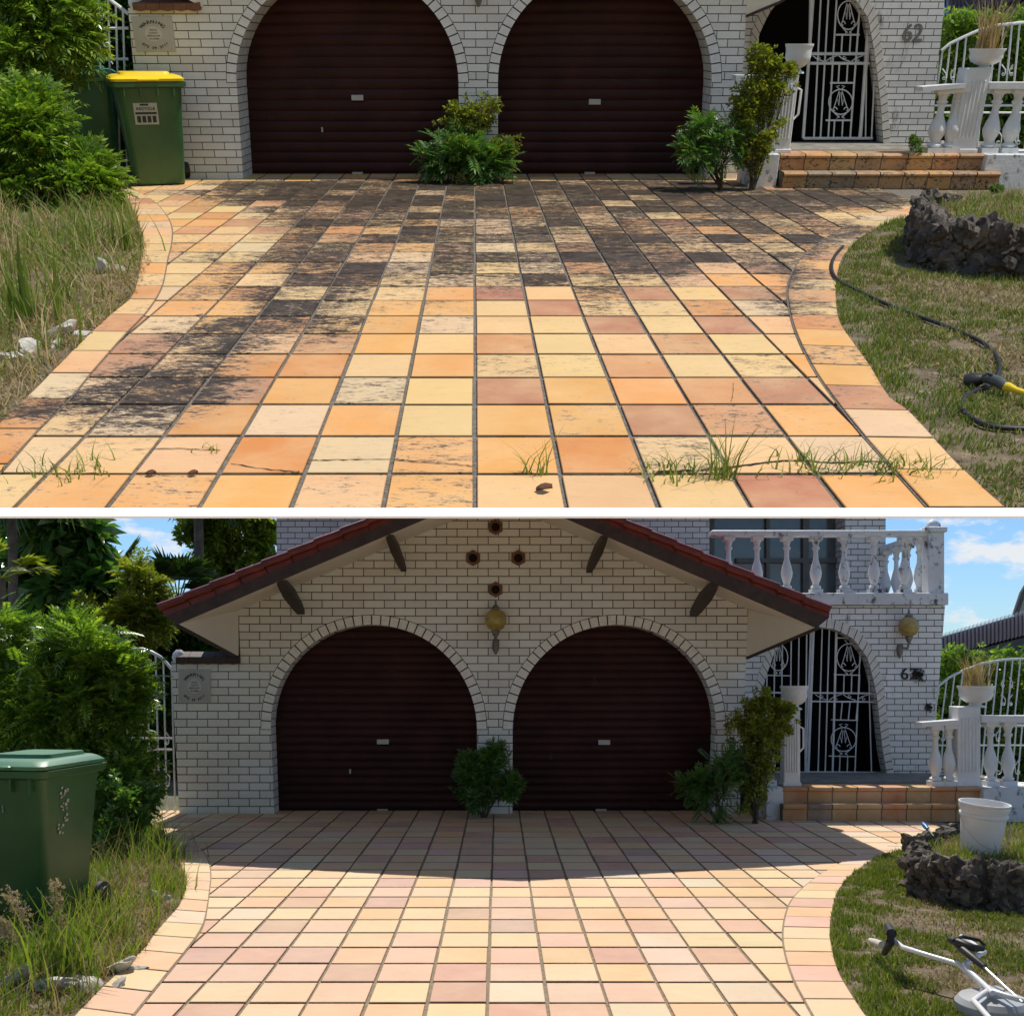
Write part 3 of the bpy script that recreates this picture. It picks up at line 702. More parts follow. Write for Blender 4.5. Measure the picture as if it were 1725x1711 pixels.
def reveal(fr, cx, sy, a, b, Y0, Y1, yb):
    mb = MB(); L = [fr.wu(cx-a, yb, Y0)]+arch_pts(fr, cx, sy, a, b, 40, Y0)+[fr.wu(cx+a, yb, Y0)]
    L[0].z = L[-1].z = -.01
    for p, q in zip(L, L[1:]): mb.quad(p, q, (q.x, Y1, q.z), (p.x, Y1, p.z))
    return mb
def rollerdoor(fr, house, cx, sy, a, b, Yd, yb, pitch, lab, knob, bottom_tag, plate):
    mb = MB(); x0 = fr.wu(cx-a-8, yb, Yd).x; x1 = fr.wu(cx+a+8, yb, Yd).x
    zt = fr.wu(cx, sy-b-8, Yd).z; rows = []; z = 0.02; sub = 6; N = int(zt/pitch)*sub
    for i in range(N+1):
        t = i/sub; z = .02+t*pitch; y = Yd-.012*(math.sin((t % 1)*math.pi)**.6)
        xx0, xx1 = x0*(1+.0*z), x1
        rows.append([(x0-.10, y, z), (x1+.10, y, z)])
    for r0, r1 in zip(rows, rows[1:]): mb.quad(r0[0], r0[1], r1[1], r1[0])
    d = part('garage_door', mb, 'door', house, lab, smooth=50)
    p = fr.w(plate[0], plate[1], Yd-.03); w = fr.w(plate[0]+10, plate[1], Yd-.03).x-p.x
    m = MB().box(p.x-w, p.x+w, Yd-.035, Yd-.010, p.z-w*.42, p.z+w*.42, .003); part('lock_plate', m, 'signgrey', d)
    if knob:
        p = fr.w(knob[0], knob[1], Yd); m = MB().tube([(p.x, Yd-.03, p.z+w*.3), (p.x+.005, Yd-.035, p.z), (p.x, Yd-.03, p.z-w*.4)], w*.16, 8); part('latch', m, 'signgrey', d)
    p = fr.w(bottom_tag, yb, Yd); m = MB().box(p.x-w*.9, p.x+w*.9, Yd-.05, Yd-.01, .012, .03); part('lift_handle', m, 'signgrey', d)
    m = MB().box(x0-.1, x1+.1, Yd-.02, Yd+.01, .008, .022); part('bottom_rail', m, 'black', d)
    return d

def house(fr, tagn, spec):
    S = spec; Yw, Yd, yb = S['Yw'], S['Yd'], S['yb']
    ops = [(S['d1'][0], S['sy'], S['d1'][1], S['b']), (S['d2'][0], S['sy'], S['d2'][1], S['b'])]
    H = thing(fr, 'brick_house', S['label'], 'house', (0, Yw, 0))
    bh = meas(fr, S['y_mid'], S['y_mid']+13.35, Yw); bw = (fr.w(875, yb, Yw).x-fr.w(840, yb, Yw).x)*S.get('bwf', 1)
    bm_ = brick('white_brick_'+tagn, bw, bh, S['brick'], msize=bh*.055)
    bp_ = brick('weathered_white_brick_'+tagn, bw*.84, bh*.84, S['brick2'], msize=bh*.055, stains=S['stain'])
    # gable wall (main sheet) and wing wall
    mb = MB(); brickwall(fr, mb, Yw, S['uL'], S['uR'], S['top'], ops, yb)
    x1 = fr.wu(S['uR'], yb, Yw).x
    pT = fr.wu(S['uR'], S['top'](S['uR']), Yw)
    mb.quad((x1, Yw, -.01), (x1, S['Yp']+.02, -.01), (pT.x, S['Yp']+.02, pT.z), (pT.x, Yw, pT.z))
    part('front_wall', mb, bm_, H, smooth=0)
    mb = MB(); yk = S['wing_top']; mb2 = MB()
    brickwall(fr, mb, Yw+.001, S['uW'], S['uL'], lambda u: yk, [], yb, 4)
    a = fr.wu(S['uW'], yb, Yw); b_ = fr.wu(S['uW'], yk, Yw)
    mb.quad((a.x, Yw, -.01), (a.x, Yw+.35, -.01), (b_.x, Yw+.35, b_.z), (b_.x, Yw, b_.z))
    part('wing_wall', mb, bm_, H, smooth=0)
    # terracotta coping on the wing wall
    mb = MB(); c0 = fr.wu(S['uW']+10, yk, Yw); c1 = fr.wu(S['uL'], yk, Yw); hC = meas(fr, yk, yk-17, Yw)
    k = 5
    for i in range(k):
        xa_ = c0.x+(c1.x-c0.x)*i/k; xb_ = c0.x+(c1.x-c0.x)*(i+1)/k-.004
        rings = []
        for x in (xa_, (xa_+xb_)/2, xb_):
            dz = -.012*(1 if x == (xa_+xb_)/2 else 0)
            rings.append([(x, Yw-.05, c0.z+dz-hC*.2), (x, Yw-.05, c0.z+hC*.45), (x, Yw+.08, c0.z+hC), (x, Yw+.25, c0.z+hC*.95), (x, Yw+.4, c0.z+hC*.4), (x, Yw+.4, c0.z-.02)])
        mb.loft(rings)
    part('tile_coping', mb, 'fascia' if tagn == 'B' else Mt['hex'], H)
    mb = MB(); q = fr.wu(S['uW']+1, yk, Yw); mb.lathe((q.x+.07, Yw+.06, q.z), [(.07, 0), (.085, .05), (.07, .10), (.03, .14)], 12); part('coping_end', mb, 'white_mould', H)
    # arches
    for i, (cx, sy, a, b) in enumerate(ops):
        part('arch', ring(fr, cx, sy, a, b, S['ring'], Yw, 38), plain('arch_brick_%s%d' % (tagn, i), S['brick'], .7, .12, 14, (.5, .44, .34), .62, bs=.25), H, smooth=0)
        gm = MB(); L1 = arch_pts(fr, cx, sy, a-.2, b-.2, 48, Yw); L2 = [fr.wu(cx-(a+S['ring']+1)*math.cos(t), sy-(b+S['ring']+1)*math.sin(t), Yw) for t in [math.pi*j/48 for j in range(49)]]
        for j in range(48):
            P_ = [L1[j], L1[j+1], L2[j+1], L2[j]]; gm.quad(*[(p.x, Yw-.0025, p.z) for p in P_])
        part('arch_mortar', gm, 'fascia', H, smooth=0)
        part('door_reveal', reveal(fr, cx, sy, a, b, Yw, Yd+.04, yb), bm_, H, smooth=0)
        rollerdoor(fr, H, cx, sy, a, b, Yd, S['ydoor'], S['rib'], S['dlab'][i], S['knob'] if i == 0 else None, S['btag'][i], S['plate'][i])
    # garage interior shell: back and left walls so that the building is closed
    xl = fr.wu(S['uL'], yb, Yw).x; mb = MB(); zt = fr.wu(S['uL'], S['top'](S['uL']), Yw).z
    mb.quad((xl, Yw+.0, -.01), (xl, Yw+5, -.01), (xl, Yw+5, zt), (xl, Yw, zt)); mb.quad((xl, Yw+5, -.01), (x1, Yw+5, -.01), (x1, Yw+5, zt), (xl, Yw+5, zt))
    part('side_wall', mb, bm_, H, smooth=0)
    return H, bm_, bp_

YwB, YdB, YpB = 12.58, 12.86, 13.9
soffB = [(400, 1035), (507, 989), (603, 948), (774, 873)]
def topB(u):       # underside of the raking soffit where it meets the wall
    return 1035-.433*(u-400) if u < 838 else 1035-.445*(1264-u)
specB = dict(Yw=YwB, Yd=YdB, Yp=YpB, yb=1371.0, y_mid=1200, label='white brick double garage house with red tiled gable above the clean pale driveway',
             d1=(FB.U(630, 1229), 171), d2=(FB.U(1034.6, 1229), 168.5), sy=1229, b=177, ring=16, uL=FB.U(402, 1035), uR=FB.U(1260, 1035), uW=FB.U(288, 1114), top=topB, wing_top=1114,
             brick=(.88, .85, .79), brick2=(.83, .82, .79), stain=.07, rib=.098, knob=(590, 1298), btag=(645, 1012), plate=[(645, 1249), (1018, 1250)], ydoor=1366,
             dlab=['dark maroon roller door nearer the bin', 'dark maroon roller door nearer the steps'])
HB, brB, brpB = house(FB, 'B', specB)
YwA, YdA = FA.g(800, 303).y, FA.g(800, 294.5).y
rA = YwA/YwB; _z1 = FA.w(840, 290, FA.g(1500, 319).y).z; _y2 = FA.g(1500, 287, _z1).y; _z2 = FA.w(840, 259, _y2).z
YpA = FA.g(1500, 240, _z2).y
def b2a(x, y): return 343+(x-400)*1.0603, 15+(y-1105)*1.10
def topA(u): return b2a(0, topB(400+(u-343)/1.0603))[1]
specA = dict(Yw=YwA, Yd=YdA, Yp=YpA, yb=303.0, y_mid=150, label='white brick double garage house above the black-stained orange driveway',
             d1=(FA.U(585.5, 139), 185*.985), d2=(FA.U(1018.5, 143), 178*.985), sy=140, b=192, ring=16, uL=FA.U(343, 60), uR=FA.U(1257, 26), uW=FA.U(215, 8), top=topA, wing_top=14,
             brick=(.84, .82, .78), brick2=(.80, .78, .74), stain=.09, rib=.105, knob=(543, 218), btag=(603, 993), plate=[(602, 165), (1002, 172)], ydoor=294, bwf=1.04,
             dlab=['dark maroon roller door nearer the bins', 'dark maroon roller door nearer the steps'])
HA, brA, brpA = house(FA, 'A', specA)

# lower house: gable roof, struts, vents, lamp
tb = 11.05
def roofB():
    L0, Ap, R0 = FB.w(268, 1021, tb), FB.w(837, 785, tb), FB.w(1397, 1024, tb)
    l0, ap, r0 = FB.w(278, 1038, tb), FB.w(837, 803, tb), FB.w(1397, 1040, tb)
    b0, bp, br0 = FB.w(298, 1051, tb), FB.w(837, 822, tb), FB.w(1376, 1057, tb)
    # red tile edge in overlapping lengths, going up both rakes, with the roof behind
    mb = MB(); back = 5.5
    for (S0, T0, s0) in ((L0, Ap, l0), (R0, Ap, r0)):
        n = 13
        for i in range(n):
            a = S0.lerp(T0, i/n); b = S0.lerp(T0, (i+1.04)/n); la = s0.lerp(ap, i/n); lb = s0.lerp(ap, (i+1.04)/n)
            lift = .018
            for k in range(1):
                mb.hexa([la, lb+Vector((0, 0, -.0)), lb+Vector((0, back, 0)), la+Vector((0, back, 0)), a+Vector((0, 0, lift)), b, b+Vector((0, back, 0)), a+Vector((0, back, lift))])
            mb.tube([a+Vector((0, -.01, lift-.03)), b+Vector((0, -.01, -.03))], .045, 8)
    part('roof', mb, 'redtile', HB, smooth=30)
    mb = MB()
    for (a, b, c, d) in ((l0, ap, bp, b0), (r0, ap, bp, br0)):
        f = [d, c, b, a]; mb.hexa([p+Vector((0, .004, 0)) for p in f]+[p+Vector((0, .045, 0)) for p in f])
    part('barge_board', mb, 'fascia', HB, smooth=0)
    # raking soffit, from the board back to the wall, and the two boxed ends
    mb = MB()
    wl0, wr0 = FB.wu(specB['uL'], topB(specB['uL']), YwB), FB.wu(specB['uR'], topB(specB['uR']), YwB); wap = FB.w(838, topB(838), YwB)
    o = Vector((0, .046, 0)); e = Vector((0, -.003, 0))
    mb.quad(b0+o, bp+o, wap+e, wl0+e); mb.quad(bp+o, br0+o, wr0+e, wap+e)
    P1 = FB.w(402, 1106, YwB-.003); mb.add([b0+o, wl0+e, P1], [(0, 1, 2)])
    P1r = FB.w(1258, 1106, YwB-.003); mb.add([br0+o, P1r, wr0+e], [(0, 1, 2)])
    part('soffit', mb, 'soffit', HB, smooth=0)
    mb = MB()
    for (a, b, sx) in ((b0, P1, -1), (br0, P1r, 1)):
        mb = MB().tube([a+Vector((sx*.02, .02, -.0)), b+Vector((sx*.01, 0, -.01)), b+Vector((sx*.01, 3, -.01))], .02, 6); part('gutter', mb, 'beam', HB)
    for poly in ([(471, 977), (507, 1032), 20, 15], [(653, 898), (680, 960), 14, 11], [(1020, 903), (992, 962), 14, 11], [(1204, 985), (1168, 1036), 20, 15]):
        a = FB.w(*poly[0], tb+.05); b = FB.w(*poly[1], YwB); w = poly[2]/F*12*.5; d = (b-a); m = a.lerp(b, .45)
        mb = MB(); rings = []
        for t, k in ((0, .55), (.12, .75), (.4, 1.0), (.8, .85), (1, .65)):
            p = a.lerp(b, t); hw = w*k
            rings.append([p+Vector((-hw, 0, -.03*k)), p+Vector((hw, 0, -.03*k)), p+Vector((hw, .0, .06*k)), p+Vector((-hw, .0, .06*k))])
        mb.loft(rings); part('strut', mb, 'beam', HB, smooth=0)
    for (x, y) in ((835, 888), (797, 940), (873, 940), (835, 993)):
        c = FB.w(x, y, YwB); Ro, Ri = .085, .052; mb = MB(); n = 24
        hexp = []
        for j in range(n):
            t = 2*math.pi*j/n+math.pi/2; seg = math.cos(math.pi/6)/math.cos(((t-math.pi/2) % (math.pi/3))-math.pi/6); hexp.append((math.cos(t)*seg*Ro*1.1, math.sin(t)*seg*Ro*1.1, math.cos(t)*Ri, math.sin(t)*Ri))
        rings = [[(c.x+h[0], YwB+.01, c.z+h[1]) for h in hexp], [(c.x+h[0], YwB-.035, c.z+h[1]) for h in hexp], [(c.x+h[2], YwB-.035, c.z+h[3]) for h in hexp], [(c.x+h[2]*.95, YwB-.004, c.z+h[3]*.95) for h in hexp]]
        mb.loft(rings, cap=False); v = part('hexagonal_vent', mb, 'hex', HB, smooth=20)
        mb = MB().disc((c.x, YwB-.005, c.z), Ri*.96, 24); part('vent_hole', mb, 'black', v, smooth=0)
roofB()
# gable roof of the upper house (mostly above the picture)
def roofA():
    tb_ = YwA-.30  # overhang cut short to shade the wall yet leave the drive sunlit
    pts = {}
    for k, (x, y) in dict(L0=(268, 1021), Ap=(837, 785), R0=(1397, 1024), l0=(278, 1038), ap=(837, 803), r0=(1397, 1040), b0=(298, 1051), bp=(837, 822), br0=(1376, 1057)).items(): pts[k] = FA.w(*b2a(x, y), tb_)
    B_ = Vector((0, 4.5, 0)); mb = MB()
    for a, b, la, lb in ((pts['L0'], pts['Ap'], pts['l0'], pts['ap']), (pts['R0'], pts['Ap'], pts['r0'], pts['ap'])): mb.hexa([la, lb, lb+B_, la+B_, a, b, b+B_, a+B_])
    part('roof', mb, 'redtile', HA, smooth=0)
    mb = MB()
    for (a, b, c, d) in ((pts['l0'], pts['ap'], pts['bp'], pts['b0']), (pts['r0'], pts['ap'], pts['bp'], pts['br0'])):
        f = [d, c, b, a]; mb.hexa([p for p in f]+[p+Vector((0, .04, 0)) for p in f])
    part('barge_board', mb, 'fascia', HA, smooth=0)
    mb = MB(); o = Vector((0, .045, 0)); e = Vector((0, -.003, 0))
    wl0, wr0 = FA.wu(specA['uL'], topA(specA['uL']), YwA), FA.wu(specA['uR'], topA(specA['uR']), YwA); wap = FA.w(*b2a(838, topB(838)), YwA)
    mb.quad(pts['b0']+o, pts['bp']+o, wap+e, wl0+e); mb.quad(pts['bp']+o, pts['br0']+o, wr0+e, wap+e)
    P1 = FA.w(343, 14, YwA-.003); mb.add([pts['b0']+o, wl0+e, P1], [(0, 1, 2)])
    P1r = FA.w(1257, 26, YwA-.003); P2r = FA.w(1312, 3, YwA-.28); mb.add([P2r, P1r, wr0+e], [(0, 1, 2)]); mb.add([pts['br0']+o, P2r, wr0+e], [(0, 1, 2)])
    part('soffit', mb, 'soffit', HA, smooth=0)
    mb = MB(); mb.tube([P1r+Vector((0, -.01, -.01)), P2r+Vector((0, -.01, -.01)), pts['br0']], .014, 6); part('gutter', mb, 'fascia', HA)
roofA()

def lantern(fr, px, py, k, Y, label, side=0):
    c = fr.w(px, py, Y); r = k/F*Y*.5
    T = thing(fr, 'wall_lamp', label, 'lamp', (c.x, Y-.0, c.z-r*3.2))
    g = MB(); cy = Y-r*1.25
    g.lathe((c.x, cy, c.z), [(r*.25, -r*1.02), (r*.72, -r*.78), (r*.97, -r*.3), (r, .1*r), (r*.9, r*.5), (r*.62, r*.84), (r*.3, r)], 20); part('globe', g, 'amber', T)
    m = MB(); m.lathe((c.x, cy, c.z+r), [(r*.38, -.02*r), (r*.42, r*.1), (r*.2, r*.3), (r*.07, r*.5), (r*.12, r*.62), (.01*r, r*.85)], 12); part('finial', m, 'pewter', T)
    m = MB(); m.lathe((c.x, cy, c.z-r), [(r*.12, -r*.65), (r*.3, -r*.35), (r*.42, 0), (r*.3, .05*r)], 12)
    m.tube([(c.x, cy, c.z-r*1.6), (c.x, cy+r*.3, c.z-r*2.2), (c.x-side*r*.5, Y-r*.25, c.z-r*2.1)], r*.12, 8)
    m.lathe((c.x-side*r*.5, Y-r*.15, c.z-r*3.1), [(r*.05, -r*.1), (r*.3, r*.4), (r*.34, r*.9), (r*.2, r*1.4)], 10); part('bracket', m, 'pewter', T)
lantern(FB, 835, 1045, 36, YwB, 'amber globe wall lamp between the two garage arches')
lantern(FB, 1523, 1056, 33, YpB, 'amber globe wall lamp to the right of the arched white gate', 1)
c = FA.w(806, 3, YwA); T = thing(FA, 'wall_lamp', 'grey lamp bracket cut off by the top edge between the stained drive garage arches', 'lamp', (c.x, YwA, c.z-.04))
m = MB().lathe((c.x, YwA-.07, c.z), [(.012, -.05), (.035, 0), (.045, .12), (.03, .2), (.02, .3)], 10); part('bracket', m, 'pewter', T)
m = MB().lathe((c.x, YwA-.2, c.z+.5), [(.04, -.13), (.10, -.09), (.13, 0), (.10, .09), (.03, .13)], 16); m.tube([(c.x, YwA-.07, c.z+.25), (c.x, YwA-.2, c.z+.36)], .015); part('globe', m, 'amber', T)

# ------------------------------------------------------------------ porch wall, arched gate, balcony
def porch(fr, H, Y, bm_, P, gate_bars):
    """P: outlines in photograph pixels"""
    mb = MB(); inn, out = P['inner'], P['outer']            # inner and outer lines of the arch, left foot over the top to right foot
    I = [fr.w(x, y, Y) for x, y in inn]; n = len(inn)
    # wall sheet around the opening
    L, Rr, T_ = P['left'], P['right'], P['top']
    outer_line = []
    for (x, y) in inn:
        outer_line.append(None)
    # left part, right part and top part as strips
    k = P['apex']
    zT = fr.w(P['right'][0][0], T_, Y).z
    for i in range(n-1):
        a, b = I[i], I[i+1]
        if i < k:
            A_ = fr.w(P['left'][0][0]+(P['left'][1][0]-P['left'][0][0])*0, inn[i][1], Y); B_ = fr.w(P['left'][0][0], inn[i+1][1], Y)
            mb.quad(A_, a, b, B_)
        else:
            def ed(y): (x0, y0), (x1, y1) = P['right']; return fr.w(x0+(x1-x0)*(y-y0)/(y1-y0), y, Y)
            mb.quad(a, ed(inn[i][1]), ed(inn[i+1][1]), b)
    ya = inn[k][1]; (x0, y0), (x1, y1) = P['right']
    mb.quad(fr.w(P['left'][0][0], ya, Y), fr.w(x0+(x1-x0)*(ya-y0)/(y1-y0), ya, Y), fr.w(x0, T_, Y), fr.w(P['left'][0][0], T_, Y))
    # right flank, so the block has its depth
    a, b = fr.w(x0, T_, Y), fr.w(x1, y1, Y)
    mb.quad(a, (a.x, Y+P['deep'], a.z), (b.x, Y+P['deep'], b.z), b)
    part('porch_wall', mb, bm_, H, smooth=0)
    rv = MB(); dpt = P['rev']
    for a, b in zip(I, I[1:]): rv.quad(a, b, b+Vector((0, dpt, 0)), a+Vector((0, dpt, 0)))
    part('porch_reveal', rv, bm_, H, smooth=0)
    # voussoirs
    def resample(pts, m):
        pts = [Vector((p[0], p[1], 0)) for p in pts]; Ls = [0]
        for a, b in zip(pts, pts[1:]): Ls.append(Ls[-1]+(b-a).length)
        o = []
        for i in range(m+1):
            s = Ls[-1]*i/m
            for j in range(len(pts)-1):
                if Ls[j+1] >= s-1e-6: o.append(pts[j].lerp(pts[j+1], (s-Ls[j])/(Ls[j+1]-Ls[j]))); break
        return o
    m = 50; ri, ro = resample(inn, m), resample(out, m); rb = MB(); gm = MB()
    for i in range(m):
        f = []; bk = []
        for (A_, t) in ((ri, .06), (ri, .94), (ro, .94), (ro, .06)):
            q = A_[i].lerp(A_[i+1], t); p = fr.w(q.x, q.y, Y); f.append(Vector((p.x, Y-.007, p.z))); bk.append(Vector((p.x, Y+.02, p.z)))
        rb.hexa(bk+f)
        Q = [fr.w(q.x, q.y, Y-.003) for q in (ri[i], ri[i+1], ro[i+1], ro[i])]; gm.quad(*Q)
    part('porch_arch', rb, plain('porch_arch_brick'+P['id'], P['col'], .7, .15, 12, (.35, .32, .26), .62), H, smooth=0); part('arch_mortar', gm, 'fascia', H, smooth=0)
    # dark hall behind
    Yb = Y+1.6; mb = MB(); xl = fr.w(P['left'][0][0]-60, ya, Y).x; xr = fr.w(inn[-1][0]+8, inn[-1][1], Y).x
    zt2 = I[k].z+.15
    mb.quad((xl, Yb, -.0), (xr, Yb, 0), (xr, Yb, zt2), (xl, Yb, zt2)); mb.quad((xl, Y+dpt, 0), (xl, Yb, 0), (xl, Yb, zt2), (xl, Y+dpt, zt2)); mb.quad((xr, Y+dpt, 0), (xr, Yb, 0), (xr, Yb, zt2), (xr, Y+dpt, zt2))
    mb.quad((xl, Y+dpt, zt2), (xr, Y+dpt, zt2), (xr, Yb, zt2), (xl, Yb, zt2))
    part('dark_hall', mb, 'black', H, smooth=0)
    # security gate: every bar follows its measured line
    Yg = Y+dpt*.6; gb = MB()
    for (a, b, r) in gate_bars['bars']:
        p, q = fr.w(*a, Yg), fr.w(*b, Yg); gb.tube([p, q], r, 6)
    G = part('security_gate', gb, 'iron', H, 'white iron security gate in the porch arch')
    for (cx, cy, rx, ry) in gate_bars['ovals']:
        o = MB(); f = lambda x, y: fr.w(cx+x*rx, cy+y*ry, Yg-.01)
        o.tube([f(math.cos(t), math.sin(t)) for t in [2*math.pi*i/24 for i in range(25)]], .007, 6, False)
        for s in (-1, 1):
            o.tube([f(s*.12, -.85), f(s*.55, .45)], .006, 5); o.tube([f(s*.25, -.2), f(s*.15, .3), f(s*.05, -.75)], .005, 5)
            sp = [f(s*(.5-.22*math.cos(t)*(1-t/7)), .62-.24*math.sin(t)*(1-t/7)) for t in [i*.45 for i in range(12)]]; o.tube(sp, .006, 5)
            o.tube([f(s*.55, .85), f(s*.1, 1.25), f(s*.35, 1.35), f(s*.12, 1.12)], .006, 5)
            o.tube([f(s*.08, -1.0), f(s*.35, -1.25), f(s*.1, -1.3)], .006, 5)
        part('scroll_panel', o, 'iron', G)
    o = MB()
    for (x0_, x1_, y) in gate_bars['scrolls']:
        w_ = (x1_-x0_)/4
        for i in range(4):
            cx = x0_+w_*(i+.5); s = 1 if i % 2 else -1
            o.tube([fr.w(cx-w_*.45, y+s*5, Yg-.008), fr.w(cx-w_*.1, y-s*1, Yg-.008), fr.w(cx+w_*.45, y-s*5, Yg-.008)], .006, 5)
            o.tube([fr.w(cx+3*math.cos(t)*(1-t/9), y+s*2+3*math.sin(t)*(1-t/9), Yg-.008) for t in [j*.5 for j in range(12)]], .0055, 5)
    part('scroll_band', o, 'iron', G)

def lerp2(a, b, t): return (a[0]+(b[0]-a[0])*t, a[1]+(b[1]-a[1])*t)
barsB = []
inB = [(1268, 1303), (1274, 1207), (1290, 1140), (1307, 1092), (1330, 1066), (1368, 1054), (1409, 1060), (1437, 1075), (1462, 1109), (1476, 1165), (1487, 1264), (1494, 1303)]
outB = [(1254, 1303), (1262, 1207), (1276, 1140), (1296, 1086), (1322, 1053), (1368, 1038), (1413, 1044), (1448, 1062), (1476, 1103), (1490, 1165), (1500, 1264), (1506, 1303)]
topAt = lambda x: np.interp(x, [p[0] for p in inB], [p[1] for p in inB])
for i, x in enumerate([1290, 1303, 1316, 1331, 1344, 1357]): barsB.append(((x+2, max(1064, topAt(x+2)+2)), (x-1, 1300), .009))
barsB += [((1370, 1056), (1361, 1302), .02), ((1366, 1056), (1357, 1302), .012)]
for i, x in enumerate([1382, 1394, 1407, 1421, 1434, 1447, 1460]):
    t = topAt(x+3)+2
    if i in (3, 4, 5): barsB += [((x+1, 1136), (x, 1166), .008), ((x-2, 1181), (x-5, 1212), .008), ((x-6, 1273), (x-7, 1300), .008)]
    else: barsB.append(((x+3, t), (x-4 if i < 6 else x+8, 1300), .009))
barsB += [((1408, max(1064, 0)), (1402, 1300), .009), ((1449, 1095), (1440, 1300), .009)]
for (xa_, xb_, y) in ((1362, 1471, 1166.6), (1361, 1474, 1181), (1272, 1362, 1166), (1355, 1474, 1300), (1272, 1360, 1300), (1404, 1449, 1136), (1400, 1443, 1212), (1396, 1440, 1273), (1290, 1332, 1137), (1409, 1438, 1074)):
    barsB.append(((xa_, y), (xb_, y+1), .012 if y > 1150 and y not in (1212, 1273) else .008))
gateB = dict(bars=barsB, ovals=[(1430, 1107, 20, 23), (1421, 1245, 21, 20), (1311, 1107, 16, 22)], scrolls=[(1372, 1466, 1174)])
PB = dict(id='B', inner=inB, outer=outB, apex=5, left=[(1245, 1303), (1245, 1035)], right=[(1592, 1020), (1568, 1322)], top=1020, deep=3.0, rev=.22, col=(.74, .70, .62))
PB['inner'] = [(1266, 1322)]+inB[:-1]+[(1494, 1303), (1496, 1322)]; PB['outer'] = [(1252, 1322)]+outB[:-1]+[(1506, 1303), (1508, 1322)]; PB['apex'] = 6
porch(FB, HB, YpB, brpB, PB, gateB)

barsA = []
inA = [(1262, 262), (1262, 190), (1266, 110), (1280, 55), (1296, 22), (1325, -15), (1372, -30), (1415, -22), (1440, -2), (1462, 30), (1473, 90), (1484, 180), (1489, 262)]
outA = [(1249, 262), (1251, 190), (1256, 110), (1268, 48), (1284, 10), (1318, -32), (1372, -47), (1425, -38), (1455, -14), (1477, 22), (1487, 90), (1496, 180), (1501, 262)]
for (a, b) in (((1370, -10), (1353, 233)), ((1366, -10), (1364, 92))): barsA.append((a, b, .018))
for (xt, xb) in ((1383, 1371), (1396, 1382), (1410, 1395)): barsA.append(((xt, -10), (xb, 233), .010))
for x in (1424, 1438): barsA += [((x-5, 60), (x-7, 91), .009), ((x-10, 108), (x-12, 140), .009), ((x-18, 203), (x-20, 233), .009)]
barsA += [((1449, 5), (1432, 233), .011), ((1466, 60), (1447, 233), .011), ((1463, 40), (1449, 233), .02), ((1474, 112), (1468, 233), .009), ((1460, 100), (1458, 233), .008)]
for (xa_, xb_, y) in ((1365, 1462, 91), (1364, 1464, 107), (1353, 1470, 233.5), (1408, 1448, 59), (1398, 1440, 140), (1391, 1434, 203)): barsA.append(((xa_, y), (xb_, y), .016 if y in (91, 107, 233.5) else .010))
gateA = dict(bars=barsA, ovals=[(1429, 26, 18, 24), (1416, 172, 20, 21)], scrolls=[(1368, 1455, 99)])
PA = dict(id='A', inner=inA, outer=outA, apex=6, left=[(1238, 262), (1238, -60)], right=[(1597, -60), (1566, 262)], top=-80, deep=3.0, rev=.25, col=(.70, .66, .58))
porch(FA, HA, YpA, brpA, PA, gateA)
# open leaf of the upper gate stands behind the arch; its hall stays dark.  house numbers
for fr, H, Y, x, y, sz, dx in ((FB, HB, YpB, 1524, 1144, 24, 15), (FA, HA, YpA, 1527, 70, 27, 17)):
    for i, ch in enumerate('62'):
        mb = MB(); p = fr.w(x+i*dx, y, Y-.02); s = sz/F*Y*1.15
        text(mb, ch, s, lambda a, b: Vector((p.x+a, Y-.02, p.z+b)), bold=False); k = len(mb.v)
        vf = [(v[0], v[1]+.018, v[2]) for v in mb.v]; fcs = list(mb.f); mb.add(vf, fcs)
        part('house_number', mb, 'pewter' if fr is FA else 'ink', H, smooth=0)

# balcony of the lower house
def baluster(mb, c, h, r, sq=True, n=12):
    """turned baluster standing on c, height h, belly radius r"""
    x, y, z = c; b = .10*h; w = r*1.0
    mb.box(x-w, x+w, y-w, y+w, z, z+b*.8)
    mb.lathe((x, y, z), [(r*.62, b*.8), (r*.85, b*1.0), (r*.9, b*1.25), (r*.5, b*1.6), (r*.55, b*1.8), (r*.95, h*.30), (r*1.02, h*.37), (r*.8, h*.48), (r*.45, h*.60), (r*.40, h*.70), (r*.42, h*.76), (r*.66, h*.79), (r*.66, h*.81), (r*.45, h*.83), (r*.6, h*.90), (r*.85, h*.935)], n)
    mb.box(x-w*.95, x+w*.95, y-w*.95, y+w*.95, z+h*.93, z+h)
bz0, bz1 = FB.w(1400, 999, YpB).z, FB.w(1400, 902, YpB).z
BAL = thing(FB, 'balcony_balustrade', 'mould-streaked white balustrade along the upstairs balcony over the arched gate', 'balustrade', (FB.w(1460, 1000, YpB).x, YpB+.1, bz0))
for x in (1228, 1276, 1326, 1375, 1423, 1473, 1524):
    p = FB.w(x, 999, YpB+.1); mb = MB(); baluster(mb, (p.x, YpB+.12, bz0), bz1-bz0, .075, n=14); part('baluster', mb, 'white_mould' if x > 1370 else 'white', BAL)
mb = MB(); xa_, xb_ = FB.w(1200, 900, YpB).x, FB.w(1568, 900, YpB).x; hr = .075
mb.box(xa_, xb_, YpB+.02, YpB+.22, bz1, bz1+hr, .01); part('handrail', mb, 'white_mould', BAL)
mb = MB(); xc, xd = FB.w(1564, 940, YpB).x, FB.w(1591, 940, YpB).x; zc = FB.w(1578, 887, YpB).z
